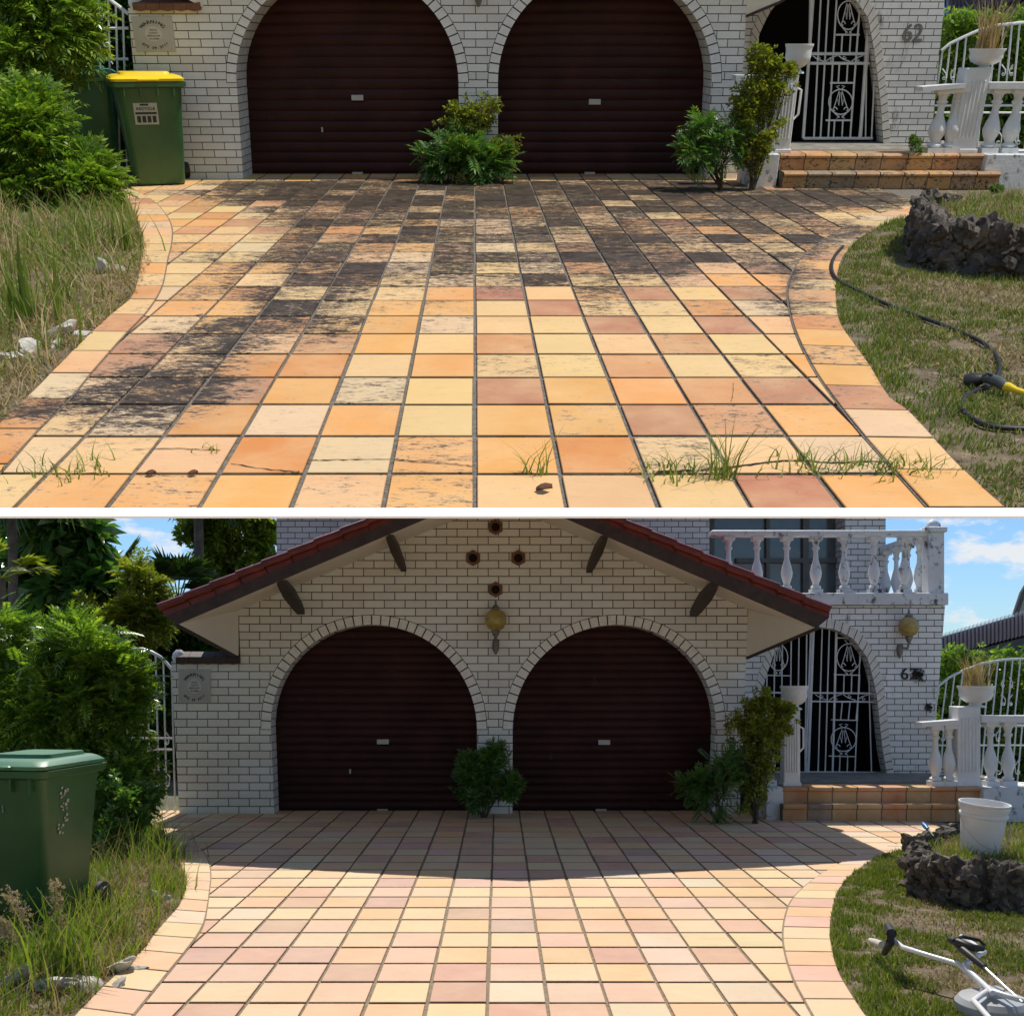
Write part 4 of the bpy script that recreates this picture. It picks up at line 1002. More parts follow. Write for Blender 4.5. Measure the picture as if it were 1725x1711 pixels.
mb.box(xc, xd, YpB, YpB+.22, bz0, zc-.07, .008); mb.box(xc-.03, xd+.03, YpB-.03, YpB+.25, zc-.07, zc, .01); mb.lathe(((xc+xd)/2, YpB+.11, zc), [(.10, 0), (.09, .05), (.05, .09), (.02, .11)], 14)
part('corner_post', mb, 'white_mould', BAL)
mb = MB(); mb.box(xd-.2, xd-.02, YpB+.25, YpB+2.6, bz1, bz1+hr, .01); part('side_handrail', mb, 'white_mould', BAL)
for i in range(5):
    mb = MB(); baluster(mb, (xd-.11, YpB+.55+i*.42, bz0), bz1-bz0, .075, n=12); part('baluster', mb, 'white_mould', BAL)
mb = MB(); xs = FB.w(1240, 1010, YpB).x; z0 = FB.w(1400, 1019, YpB).z; mb.box(xs, FB.w(1592, 1010, YpB).x+.02, YpB-.06, YpB+2.8, z0, bz0, .006)
part('balcony_slab', mb, 'white_mould', HB)
# upper storey: brick, dark window, brick pier
def slab(fr, px0, px1, py0, py1, Y, dep, mat, parent, name, label=None):
    a, b = fr.w(px0, py1, Y), fr.w(px1, py0, Y); return part(name, MB().box(a.x, b.x, Y, Y+dep, a.z, b.z), mat, parent, label, smooth=0)
YU = 15.8
bu = brick('upper_white_brick', .21, .085, (.70, .68, .64), msize=.0055)
slab(FB, 466, 1195, 845, 1060, YU, 1.5, bu, HB, 'upper_wall')
slab(FB, 646, 690, 845, 885, YU-.05, .1, 'frame', HB, 'vent_frame')
slab(FB, 1195, 1424, 845, 1060, YU+.35, .1, 'glass', HB, 'window')
mb = MB()
for (x0, x1, y0, y1) in ((1290, 1296, 845, 1040), (1352, 1362, 845, 1040), (1240, 1424, 940, 948), (1412, 1424, 845, 1040), (1195, 1203, 845, 1040)):
    a, b = FB.w(x0, y1, YU+.3), FB.w(x1, y0, YU+.3); mb.box(a.x, b.x, YU+.27+random.random()*.004, YU+.348, a.z, b.z)
part('window_frame', mb, 'frame', HB, smooth=0)
slab(FB, 1424, 1492, 845, 1060, YU-.1, .9, bu, HB, 'brick_pier')
mb = MB(); a, b = FB.w(455, 846, YU), FB.w(1500, 840, YU); mb.box(a.x, b.x, YU-.3, YU+2, a.z, a.z+.12); part('eaves', mb, 'fascia', HB)

# ------------------------------------------------------------------ steps, pillars, urns, balustrades
def steps(fr, spec, label):
    z1, z2 = spec['z1'], spec['z2']; T = thing(fr, 'entry_steps', label, 'steps', (spec['x0'], spec['y1'], 0)); rnd = random.Random(spec['seed'])
    def course(x0, x1, y, zb, zt, n, name, dark):
        R_ = Tiles(); w = (x1-x0)/n; h = zt-zb
        for i in range(n):
            a, b = x0+i*w+.006, x0+(i+1)*w-.006; col = [c*rnd.uniform(.85, 1.05) for c in spec['cols'][(i*3+len(name)) % len(spec['cols'])]]
            if dark and i in dark: col = (.10, .10, .09)
            k = len(R_.v)
            # riser tile
            R_.v += [(a, y, zb+.004), (b, y, zb+.004), (b, y, zt-h*.30), (a, y, zt-h*.30)]; R_.f.append((k, k+1, k+2, k+3)); R_.col.append(col); R_.st.append(0)
            # bullnose tread tile
            prof = [(y-.002, zt-h*.27), (y-.022, zt-h*.25), (y-.032, zt-h*.12), (y-.022, zt-.006), (y, zt), (y+.33, zt)]
            col2 = [min(.9, c*1.12) for c in col]
            for (p, q) in zip(prof, prof[1:]):
                k = len(R_.v); R_.v += [(a, p[0], p[1]), (b, p[0], p[1]), (b, q[0], q[1]), (a, q[0], q[1])]; R_.f.append((k, k+1, k+2, k+3)); R_.col.append(col2); R_.st.append(0)
        if fr is FA: R_.st = [max(0, rnd.gauss(.28, .15))]*len(R_.st)
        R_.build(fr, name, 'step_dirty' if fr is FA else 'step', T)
        part('mortar', MB().box(x0, x1, y+.004, y+.6, zb, zt-.008), 'grout', T, smooth=0)
    course(spec['x0'], spec['x1'], spec['y1'], 0, z1, 9 if fr is FA else 8, 'lower_step', spec['dark'])
    course(spec['x0b'], spec['x1b'], spec['y2'], z1-.006, z2, 8, 'upper_step', None)
    p = MB().box(spec['x0b'], spec['x2'], spec['y2']+.3, spec['yend'], .0, z2-.012); part('porch_floor', p, 'paving', T, smooth=0)
    return T
def zat(fr, py, Y): return fr.w(840, py, Y).z
y1B = FB.g(1500, 1384).y; z1B = zat(FB, 1354, y1B); y2B = FB.g(1500, 1351, z1B).y; z2B = zat(FB, 1325, y2B)
stcol = [(.50, .25, .10), (.53, .28, .12), (.48, .23, .09), (.54, .29, .13)]
steps(FB, dict(x0=FB.w(1318, 1384, y1B).x, x1=FB.w(1652, 1384, y1B).x, y1=y1B, z1=z1B, z2=z2B, y2=y2B, x0b=FB.w(1319, 1350, y2B).x, x1b=FB.w(1651, 1350, y2B).x, x2=FB.w(1760, 1350, y2B).x, yend=YpB+.3, seed=3, cols=stcol, dark=(1,)), 'two orange tiled steps beside the bush on the clean driveway')
y1A = FA.g(1500, 319).y; z1A = zat(FA, 290, y1A); y2A = FA.g(1500, 287, z1A).y; z2A = zat(FA, 259, y2A)
steps(FA, dict(x0=FA.w(1316, 319, y1A).x, x1=FA.w(1680, 319, y1A).x, y1=y1A, z1=z1A, z2=z2A, y2=y2A, x0b=FA.w(1311, 280, y2A).x, x1b=FA.w(1655, 280, y2A).x, x2=FA.w(1765, 280, y2A).x, yend=YpA+.3, seed=8, cols=[(.50, .24, .08), (.55, .28, .10), (.40, .17, .07), (.30, .15, .08)], dark=(1, 2)), 'two grimy orange tiled steps beside the stained driveway')

def pillar_px(fr, Y, z0, xl, xr, ytop, label, fl=True):
    a, b = fr.w(xl, ytop, Y), fr.w(xr, ytop, Y); w = (b.x-a.x)/2; cx = (a.x+b.x)/2; h = a.z-z0
    return cx, w, h
def make_pillar(fr, T, cx, Y, z0, w, h, mat='white'):
    mb = MB(); d = w
    mb.box(cx-w, cx+w, Y, Y+2*d, z0, z0+h, .006)
    # flutes: raised fillets on front and sides
    n = 4
    for i in range(n+1):
        x = cx-w*.62+w*1.24*i/n; mb.box(x-w*.06, x+w*.06, Y-.012, Y+.002, z0+h*.18, z0+h*.86, .003)
    mb.box(cx-w*1.12, cx+w*1.12, Y-w*.12, Y+2.12*w, z0, z0+h*.05, .004)
    part('pillar', mb, mat, T)
def make_urn(fr, px, py0, py1, wpx, Y, label, group=None, mat='white'):
    """bowl urn: py0 rim row, py1 foot row"""
    p = fr.w(px, py1, Y); top = fr.w(px, py0, Y); r = wpx/2/F*math.hypot(Y, 0)*fr.c if False else (fr.w(px+wpx/2, py0, Y).x-top.x); h = top.z-p.z
    T = thing(fr, 'planter_urn', label, 'urn', (p.x, Y, p.z), group)
    mb = MB().lathe((p.x, Y, p.z), [(r*.55, 0), (r*.52, h*.06), (r*.30, h*.12), (r*.28, h*.18), (r*.55, h*.25), (r*.80, h*.38), (r*.91, h*.56), (r*.90, h*.76), (r*.95, h*.88), (r, h*.93), (r, h), (r*.9, h), (r*.86, h*.93), (r*.8, h*.88)], 24)
    part('bowl', mb, mat, T, smooth=50)
    part('soil', MB().lathe((p.x, Y, p.z), [(r*.84, h*.84), (r*.84, h*.9), (.001, h*.91)], 20), 'soil', T)
    return T, (p.x, Y, top.z), r
def rail_with(fr, T, x0, x1, Y, z0, z1, zr, nbal, rad, mat, slope=0):
    mb = MB(); mb.hexa([(x0, Y-.09, z1), (x1, Y-.09, z1+slope), (x1, Y+.13, z1+slope), (x0, Y+.13, z1), (x0, Y-.09, z1+zr), (x1, Y-.09, z1+zr+slope), (x1, Y+.13, z1+zr+slope), (x0, Y+.13, z1+zr)]); part('handrail', mb, mat, T, smooth=0)
    for x in nbal:
        mb = MB(); baluster(mb, (x, Y+.02, z0), z1-z0+slope*(x-x0)/max(1e-6, x1-x0), rad, n=16); part('baluster', mb, mat, T)
def plants_of_urn(fr, c, r, hgt, n, label, seed):
    rng = np.random.default_rng(seed); T = thing(fr, 'dry_plant', label, 'plant', c)
    P = np.array(c)+np.column_stack([rng.normal(0, r*.3, n), rng.normal(0, r*.3, n), np.zeros(n)-.02])
    V, Fq = blades(P, hgt, .012, rng, .55, 3); bulk('stalks', V, Fq, 'straw', T)

def entry(fr, S):
    Yp = S['Y']; z0 = S['z0']
    # left pillar group
    cx, w, h = pillar_px(fr, Yp, z0, *S['pl'], '')
    T = thing(fr, 'balustrade', S['lab_l'], 'balustrade', (cx, Yp, 0))
    make_pillar(fr, T, cx, Yp, z0, w, h)
    mb = MB(); a = fr.w(S['plinL'][0], S['plinL'][2], Yp-.1); b = fr.w(S['plinL'][1], S['plinL'][2], Yp-.1)
    mb.box(a.x, b.x, Yp-.12, Yp+.5, -.01, z0, .006); part('plinth', mb, 'white_mould', T)
    xa, xb = fr.w(S['railL'][0], S['railL'][1], Yp).x, cx-w
    zr1 = fr.w(840, S['railL'][1]+9, Yp).z
    rail_with(fr, T, xa, xb, Yp+.08, z0, zr1, meas(fr, S['railL'][1], S['railL'][1]+9, Yp), [xa+(xb-xa)*t for t in (.3, .75)], w*.62, 'white')
    mb = MB(); hx = cx+w+.06; zz = z0+h*.55; mb.tube([(cx+w, Yp+.1, zz+.2), (hx, Yp+.08, zz+.17), (hx, Yp+.08, zz-.05), (hx-.05, Yp+.08, zz-.1)], .012, 8); part('grab_handle', mb, 'white', T)
    make_urn(fr, *S['urnL'], Yp+w, S['lab_ul'])
    # right pillar group
    cx, w, h = pillar_px(fr, Yp, z0, *S['pr'], '')
    T = thing(fr, 'balustrade', S['lab_r'], 'balustrade', (cx, Yp, 0))
    make_pillar(fr, T, cx, Yp, z0, w, h)
    zr = fr.w(840, S['railR'][1]+11, Yp).z; hr_ = meas(fr, S['railR'][1], S['railR'][1]+11, Yp)
    xe = fr.w(S['railR'][0], 1200 if fr is FB else 140, Yp).x
    rail_with(fr, T, cx+w, xe+1.2, Yp+.05, z0, zr, hr_, [fr.w(x, S['ybal'], Yp).x for x in S['balR']]+[xe+.25, xe+.6, xe+.95], S['rad'], 'white')
    xl = fr.w(S['railLL'][0], S['railLL'][1], Yp).x; zl = fr.w(840, S['railLL'][1]+8, Yp).z
    mb = MB()
    rail_with(fr, T, xl, cx-w, Yp+.05, z0, zl, hr_*.7, [fr.w(x, S['ybal'], Yp).x for x in S['balL']], S['rad'], 'white', slope=.03)
    mb = MB(); a = fr.w(S['plinR'][0], S['plinR'][2], Yp-.1); mb.box(a.x, a.x+2.4, Yp-.16, Yp+.5, -.01, z0, .006); part('plinth', mb, 'white_mould', T)
    U_, c, r = make_urn(fr, *S['urnR'], Yp+w, S['lab_ur'])
    plants_of_urn(fr, (c[0], c[1], c[2]), r, S['ph'], 130, S['lab_dp'], 5)
YeB = y2B+.06
entry(FB, dict(Y=YeB, z0=z2B, pl=(1321, 1348, 1194), plinL=(1290, 1319, 1350), railL=(1246, 1204), urnL=(1338, 1155, 1195, 47), pr=(1614, 1652, 1190), railR=(1722, 1205), railLL=(1551, 1216), balR=(1673, 1703), balL=(1580, 1603), ybal=1320, rad=.075,
               plinR=(1653, 0, 1350), urnR=(1644, 1155, 1191, 60), ph=.42, lab_l='short white balustrade and fluted pillar left of the clean steps', lab_r='white balustrade and fluted pillar right of the clean steps',
               lab_ul='white bowl urn on the pillar left of the clean steps', lab_ur='white bowl urn holding dry grass above the white bucket', lab_dp='dry brown grass in the urn above the white bucket'))
YeA = y2A+.06
entry(FA, dict(Y=YeA, z0=z2A, pl=(1314, 1347, 122), plinL=(1262, 1310, 285), railL=(1240, 127), urnL=(1341, 74, 124, 47), pr=(1630, 1672, 115), railR=(1735, 139), railLL=(1553, 146), balR=(1668, 1702), balL=(1577, 1603), ybal=250, rad=.085,
               plinR=(1654, 0, 290), urnR=(1657, 82, 117, 60), ph=.5, lab_l='short white balustrade and fluted pillar left of the grimy steps', lab_r='white balustrade and fluted pillar right of the grimy steps',
               lab_ul='white bowl urn on the pillar left of the grimy steps', lab_ur='white bowl urn holding dry grass right of the grimy steps', lab_dp='dry brown grass in the urn right of the grimy steps'))

# ------------------------------------------------------------------ iron railings and side gates
def railing(fr, Y, top, xs, ybot, label, r=.010, scroll=(), name='iron_railing', cat='railing', mids=(), zig=None):
    tx = [p[0] for p in top]; ty = [p[1] for p in top]
    b = fr.w(tx[len(tx)//2], ybot, Y); T = thing(fr, name, label, cat, (b.x, Y, max(0, b.z)))
    mb = MB().tube([fr.w(x, y, Y) for x, y in top], r*1.6, 8); part('top_rail', mb, 'iron', T)
    mb = MB()
    for x in xs: mb.tube([fr.w(x, float(np.interp(x, tx, ty)), Y), fr.w(x-(x-VX)*.012, ybot, Y)], r, 6)
    part('bars', mb, 'iron', T)
    mb = MB(); mb.tube([fr.w(tx[0], ybot, Y), fr.w(tx[-1], ybot+1, Y)], r*1.4, 6)
    for y in mids: mb.tube([fr.w(tx[0], y, Y), fr.w(tx[-1], y, Y)], r*1.2, 6)
    part('bottom_rail', mb, 'iron', T)
    if scroll:
        for (cx, cy, s, sg) in scroll:
            mb = MB()
            f = lambda x, y: fr.w(cx+x*s, cy+y*s, Y-.01)
            mb.tube([f(.5*math.cos(t)*(1-t/9)*sg, .5*math.sin(t)*(1-t/9)) for t in [i*.5 for i in range(13)]], r*.7, 5)
            mb.tube([f(.5*sg, 0), f(.6*sg, -1.2), f(-.4*sg, -2.6)], r*.7, 5)
            part('scroll', mb, 'iron', T)
    return T
YrB, YrA = 13.6, YeA+1.0
railing(FB, YrB, [(1580, 1156), (1600, 1140), (1625, 1128), (1655, 1117), (1690, 1111), (1728, 1109), (1790, 1112)], [1582, 1595, 1608, 1622, 1640, 1655, 1668, 1681, 1694, 1706, 1719, 1735], 1215, 'curved white iron railing in front of the hedge, above the bucket', scroll=[(1690, 1185, 6, 1), (1703, 1185, 6, -1), (1690, 1155, 5, -1), (1703, 1155, 5, 1)])
railing(FA, YrA, [(1586, 86), (1600, 74), (1625, 62), (1650, 51), (1680, 43), (1728, 38), (1790, 38)], [1588, 1601, 1614, 1628, 1664, 1678, 1691, 1705, 1718, 1735], 147, 'curved white iron railing behind the urn of dry grass, right of the grimy steps', scroll=[(1590, 132, 6, 1), (1605, 132, 6, -1), (1690, 125, 6, 1), (1704, 125, 6, -1)])
# lower panels seen between the balusters
railing(FB, YrB+.01, [(1575, 1222), (1790, 1222)], [1590, 1618, 1660, 1685, 1712, 1722, 1735], 1345, 'white iron scroll panel seen between the balusters behind the bucket', scroll=[(1588, 1300, 9, 1), (1682, 1300, 9, 1), (1715, 1300, 9, -1), (1682, 1245, 7, -1), (1588, 1245, 7, 1)], mids=(1255,))
railing(FA, YrA+.01, [(1575, 155), (1790, 155)], [1590, 1618, 1655, 1682, 1712, 1722, 1735], 262, 'white iron scroll panel seen between the balusters right of the grimy steps', scroll=[(1588, 240, 9, 1), (1682, 240, 9, 1), (1715, 240, 9, -1), (1682, 180, 7, -1), (1588, 180, 7, 1)], mids=(178, 190))
# side gates on the left
railing(FB, YwB+.15, [(196, 1100), (212, 1096), (225, 1093), (240, 1093), (255, 1098), (270, 1106), (282, 1118), (290, 1128)], [200, 216, 233, 247, 262, 275, 289], 1384, 'tall arched white iron side gate between shrub and brick wall of the clean drive', name='iron_gate', cat='gate', mids=(1243, 1262), scroll=[(240, 1140, 7, 1), (268, 1190, 10, -1), (280, 1250, 8, 1), (262, 1320, 12, -1), (280, 1320, 10, 1)], r=.012)
railing(FA, YwA+.15, [(140, -26), (160, -18), (176, -8), (190, 4), (205, 15), (216, 24)], [152, 166, 182, 195, 207], 303, 'white iron side gate behind the large shrub and bins of the stained drive', name='iron_gate', cat='gate', mids=(48, 100), scroll=[(170, 30, 8, 1), (180, 75, 11, -1)], r=.012)

# ------------------------------------------------------------------ warning signs
def sign(fr, x0, x1, y0, y1, Y, label):
    a, b = fr.w(x0, y1, Y), fr.w(x1, y0, Y); cx, cz = (a.x+b.x)/2, (a.z+b.z)/2; w, h = (b.x-a.x)/2, (b.z-a.z)/2
    T = thing(fr, 'warning_sign', label, 'sign', (cx, Y, a.z))
    part('plate', MB().box(a.x, b.x, Y-.014, Y-.001, a.z, b.z, .002), 'signgrey', T)
    pl = lambda p, q: Vector((cx+p*w, Y-.016, cz+q*h))
    mb = MB(); arctext(mb, 'WARNING', .27, .60, math.pi/2, pl, step=.29); arctext(mb, '075 39 3711', .21, .88, -math.pi/2, pl, True, step=.16)
    for i, s in enumerate(('GOLD', 'COAST', 'MODULAR', 'ALARMS')): text(mb, s, .125, lambda p, q: pl(p, q+.19-i*.17))
    part('lettering', mb, 'ink', T, smooth=0)
    mb = MB(); rr = .43; pts = [pl(rr*math.cos(t), rr*math.sin(t)) for t in [2*math.pi*i/40 for i in range(40)]]; mb.add([(p.x, p.y+.001, p.z) for p in pts], [tuple(range(40))]); part('pale_disc', mb, 'paper' if False else plain('pale_disc', (.60, .58, .55), .5, .05, 4, bs=0), T, smooth=0)
sign(FB, 301, 355, 1127, 1184, YwB, 'square grey WARNING sign on the brick wall of the clean drive')
sign(FA, 230, 289, 28, 87, YwA, 'square grey WARNING sign on the brick wall above the yellow-lidded bin')

# ------------------------------------------------------------------ wheelie bins
def rrect(w, d, z, r, cx=0, cy=0, n=4):
    o = []
    for (sx, sy, a0) in ((1, -1, -math.pi/2), (1, 1, 0), (-1, 1, math.pi/2), (-1, -1, math.pi)):
        for i in range(n+1):
            a = a0+math.pi/2*i/n; o.append((cx+sx*(w/2-r)+r*math.cos(a), cy+sy*(d/2-r)+r*math.sin(a), z))
    return o
def wheelie(fr, loc, rot, sx, sz, lid, lidmat, label, sticker=None, letters=None, body='bin_green', open_gap=0):
    T = thing(fr, 'wheelie_bin', label, 'bin', loc); M0 = Matrix.Translation(loc) @ Matrix.Rotation(rot, 4, 'Z') @ Matrix.Diagonal((sx, sx, sz, 1))
    mb = MB(); mb.loft([rrect(.42, .50, .02, .05, 0, .06), rrect(.43, .52, .06, .06, 0, .05), rrect(.50, .62, .62, .06, 0, .02), rrect(.54, .68, .90, .05), rrect(.55, .69, .95, .05)]); part('body', mb.xf(M0), body, T, smooth=50)
    mb = MB(); mb.loft([rrect(.555, .70, .93, .05), rrect(.62, .76, .945, .05), rrect(.625, .765, .985, .05), rrect(.56, .70, .99, .05)]); 
    for x in (-.2, -.07, .07, .2): mb.box(x-.006, x+.006, -.375, -.33, .86, .94)
    part('rim', mb.xf(M0), body, T, smooth=40)
    mb = MB(); mb.loft([rrect(.60, .76, .992, .06, 0, -.005), rrect(.605, .77, 1.015, .06, 0, -.005), rrect(.55, .70, 1.04, .08, 0, 0), rrect(.50, .62, 1.048, .08, 0, .02)]); mb.loft([rrect(.42, .46, 1.045, .05, 0, .06), rrect(.40, .44, 1.072, .05, 0, .06)])
    mb.box(-.09, .09, -.41, -.37, .995, 1.02, .008); part('lid', mb.xf(M0), lidmat, T, smooth=40)
    mb = MB(); mb.tube([(-.24, .40, .93), (-.24, .45, .99), (.24, .45, .99), (.24, .40, .93)], .018, 8); part('handle', mb.xf(M0), body, T)
    for s in (-1, 1):
        mb = MB(); n = 20; cz, cy = .10, .34; rg = []
        for (x, r) in ((.25, .085), (.26, .10), (.295, .10), (.305, .085)): rg.append([(s*x, cy+r*math.cos(2*math.pi*j/n), cz+r*math.sin(2*math.pi*j/n)) for j in range(n)])
        mb.loft(rg); wv = part('wheel', mb.xf(M0), 'rubber', T)
        mb = MB(); mb.loft([[(s*x, cy+r*math.cos(2*math.pi*j/n), cz+r*math.sin(2*math.pi*j/n)) for j in range(n)] for (x, r) in ((.30, .07), (.312, .066), (.312, .03), (.318, .02))]); part('hub', mb.xf(M0), 'yellow' if lidmat == 'yellow' else 'rubber', wv)
    return T, M0
locA = FA.g(256, 316); locA.y += .30; sA = 1.06
TA1, M1 = wheelie(FA, locA, R(20), sA*1.13, sA*.93, 1, 'yellow', 'green wheelie bin with yellow lid and recycling sticker')
def on_front(M, x, z, off=.0):     # point on the sloping front face
    y = -(.20+ (z-.02)/.93*.145)-.006-off; return M @ Vector((x, y, z))
st = MB(); st.add([on_front(M1, x, z) for x, z in ((-.145, .60), (.05, .60), (.05, .80), (-.145, .80))], [(0, 1, 2, 3)]); s1 = part('sticker', st, 'paper', TA1, smooth=0)
mb = MB(); text(mb, 'RECYCLE', .034, lambda a, b: on_front(M1, -.048+a, .735+b, .003)); mb.add([on_front(M1, x, z, .002) for x, z in ((-.135, .695), (.04, .695), (.04, .715), (-.135, .715))], [(0, 1, 2, 3)])
for i in range(4): mb.add([on_front(M1, x, z, .002) for x, z in ((-.125+i*.042, .62), (-.095+i*.042, .62), (-.095+i*.042, .68), (-.125+i*.042, .68))], [(0, 1, 2, 3)])
mb.add([on_front(M1, x, z, .002) for x, z in ((-.09, .775), (-.02, .775), (-.02, .792), (-.09, .792))], [(0, 1, 2, 3)])
part('print', mb, 'rubber', s1, smooth=0)
l2 = FA.g(150, 304); l2.y += .35
wheelie(FA, l2, R(15), sA*1.08, sA*.96, 1, 'bin_lid', 'green wheelie bin half hidden by the shrub, behind the yellow-lidded one', body=plain('bin_green_pale', (.07, .24, .11), .35, .2, 3))  # body green lightened against the other bins, to make this one show
lB = FB.g(30, 1566); lB.y += .25
TB1, MBn = wheelie(FB, lB, R(-9), 1.02, 1.05, 1, 'bin_lid', 'green wheelie bin with pale green lid standing in the long grass')
mb = MB()
for i, (x, z, s) in enumerate(((-.05, .74, .05), (-.02, .73, .06))): text(mb, '01'[i], s, lambda a, b: on_front(MBn, x+a, z+b, .003))
part('number', mb, 'paper', TB1, smooth=0)
def on_side(M, y, z, off=0): x = (.21+(z-.02)/.93*.062)+.008+off; return M @ Vector((x, y, z))
mb = MB(); rr_ = random.Random(4)
for k in range(30):
    z = .56+rr_.random()*.3; y = -.16+rr_.random()*.10; s = rr_.uniform(.012, .03)
    if .70 < z < .72: continue
    mb.add([on_side(MBn, y, z), on_side(MBn, y+s, z), on_side(MBn, y+s, z+s*.7), on_side(MBn, y, z+s*.7)], [(0, 1, 2, 3)])
part('worn_sticker', mb, 'paper', TB1, smooth=0)

# ------------------------------------------------------------------ rocks, planter walls
def rocks_mb(spots, seed, rough=.35):
    rnd = random.Random(seed); mb = MB(); bmx = bmesh.new(); bmesh.ops.create_icosphere(bmx, subdivisions=3, radius=1); base = [v.co.copy() for v in bmx.verts]; fs = [tuple(v.index for v in f.verts) for f in bmx.faces]; bmx.free()
    for (c, s) in spots:
        q = Vector((rnd.uniform(0, 50), rnd.uniform(0, 50), rnd.uniform(0, 50))); rot = Matrix.Rotation(rnd.uniform(0, 6.28), 3, Vector((rnd.random(), rnd.random(), rnd.random()+.01)))
        mb.add([Vector(c)+(rot @ Vector((v.x*s[0], v.y*s[1], v.z*s[2])))*(1+rough*pnoise(v*1.4+q)+rough*.5*pnoise(v*3.3+q)+rough*.22*pnoise(v*8+q)) for v in base], fs)
    return mb
def planter(fr, rim, zt, label, seed, rs):
    """dry stone wall along the rim curve (given at the wall top)"""
    cv = smooth_curve([fr.g(x, y, zt) for x, y in rim], 10); rnd = random.Random(seed); spots = []
    L = 0; last = cv[0]; acc = 0; pts = []
    for a, b in zip(cv, cv[1:]):
        n = max(1, int((b-a).length/(rs*.6)))
        for i in range(n): pts.append(a.lerp(b, i/n))
    for p in pts[::1]:
        z = rs*.4
        while z < zt:
            s = rs*rnd.uniform(.55, 1.1); spots.append(((p.x+rnd.uniform(-.5, .5)*rs, p.y+rnd.uniform(-.35, .35)*rs, z+rnd.uniform(-.2, .2)*rs), (s*1.15, s*.8, s*.75))); z += rs*rnd.uniform(.75, 1.1)
    o = single(fr, 'stone_wall', rocks_mb(spots, seed, .55), 'rock', label, 'wall', smooth=32)
    core = MB(); q = [(p.x, p.y) for p in cv]; x2 = max(p[0] for p in q)+2.2
    poly = q+[(x2, q[-1][1]), (x2, q[0][1]+.5), (q[0][0]+.6, q[0][1]+.5)]
    s = sheet(fr, 'planter_soil', poly, zt-.05, 'soil', thick=zt-.06)
    return cv, poly
zA = .30
cvA, polyA = planter(FA, [(1590, 334), (1566, 340), (1557, 350), (1572, 366), (1610, 377), (1660, 383), (1725, 388), (1830, 390), (1950, 384)], zA, 'dark rough stone garden wall in shade beside the stained driveway lawn', 4, .085)
turf(FA, polyA, 16000, .07, .009, 'dry_grass', 21, lambda P, rng: (P[:, 0] < 7.6) & (rng.random(len(P)) < .6), name='dry_grass', z=zA-.05, lean=1.1)
turf(FA, polyA, 7000, .08, .009, 'long_grass', 22, lambda P, rng: (P[:, 0] < 7.6), name='grass', z=zA-.05)
zB = .33
cvB, polyB = planter(FB, [(1600, 1399), (1562, 1408), (1546, 1424), (1552, 1437), (1590, 1446), (1650, 1453), (1725, 1458), (1800, 1460)], zB, 'dark rough stone garden wall under the white bucket', 6, .085)
turf(FB, polyB, 16000, .06, .009, 'dry_grass', 23, lambda P, rng: (P[:, 0] < 6) & (rng.random(len(P)) < .6), name='dry_grass', z=zB-.05, lean=1.1)
turf(FB, polyB, 7000, .08, .009, 'long_grass', 24, lambda P, rng: (P[:, 0] < 6), name='grass', z=zB-.05)
# pale edging stones of the left beds
for fr, lst in ((FA, [(208, 345, .10, 'pale stone edging the shrub bed right by the bins'), (178, 463, .10, 'white edging stone among dry leaves halfway down the stained drive bed'), (90, 572, .12, 'long white edging stone in the grass, by the lower left of the stained drive'), (55, 592, .10, 'white edging stone touching the long white one, stained drive bed'), (4, 607, .08, 'white edging stone cut by the left edge of the stained drive bed')]),
                (FB, [(283, 1433, .09, 'pale edging stone in tall green grass, by the clean drive shadow'), (262, 1520, .09, 'pale edging stone halfway down the clean drive bed'), (188, 1640, .12, 'large white edging stone nearest the clean tiles'), (155, 1670, .12, 'white edging stone between the large stone and the flat grey ones'), (85, 1668, .16, 'flat grey white edging stone in front of the bin'), (20, 1662, .14, 'flat grey edging stone at the left edge in front of the bin')])):
    for i, (x, y, s, lab) in enumerate(lst):
        p = fr.g(x, y); single(fr, 'edging_stone', rocks_mb([((p.x, p.y, s*.10), (s*1.2, s*.55, s*.30)), ((p.x+s*.9, p.y+s*.45, s*.04), (s*.6, s*.4, s*.22))], 30+i, .3), 'stone', lab, 'stone', 'pale stones edging the garden beds', smooth=30)

# ------------------------------------------------------------------ shrubs and weeds
random.seed(7)
def blob(fr, px, py, Y, rx, ry, rz):
    c = fr.w(px, py, Y); k = Y/ (fr.c+(VY-py)/F*fr.s)/F; return (tuple(c), (rx*k, ry*k, rz*k))
def shrub(fr, label, base_px, Y, blobs, kind, size, mat, nc, per, seed, name='shrub', cat='shrub', **kw):
    b = fr.w(base_px[0], base_px[1], Y); b.z = max(0, b.z)*0+kw.pop('z0', 0)
    T = thing(fr, name, label, cat, (b.x, Y, b.z)); crown(T, [blob(fr, *q) for q in blobs], kind, size, mat, nc, per, seed, **kw); return T
# stained drive
Ys = FA.g(100, 318).y*.97
shrub(FA, 'large pale green shrub filling the top left corner above the bins', (60, 330), Ys, [(40, 40, Ys, 80, 60, 60), (92, 46, Ys+.1, 52, 60, 44), (36, 130, Ys, 56, 60, 50), (100, 10, Ys+.2, 60, 50, 40), (125, 70, Ys+.3, 26, 30, 30)], 'pinnate', .21, 'leaf_shrub', 120, 18, 1, spread=.3, shoots=46)
Ys2 = FA.g(100, 350).y
shrub(FA, 'dense lower shrub in front of the bins at the left edge', (80, 350), Ys2, [(40, 240, Ys2, 60, 50, 60), (60, 255, Ys2, 44, 50, 50), (150, 300, Ys2, 28, 30, 28), (20, 320, Ys2, 60, 40, 40), (45, 185, Ys2+.2, 36, 30, 30), (110, 325, Ys2-.1, 70, 40, 26)], 'pinnate', .20, 'leaf_shrub', 140, 16, 2, spread=.3, shoots=60)
mbh = MB(); 
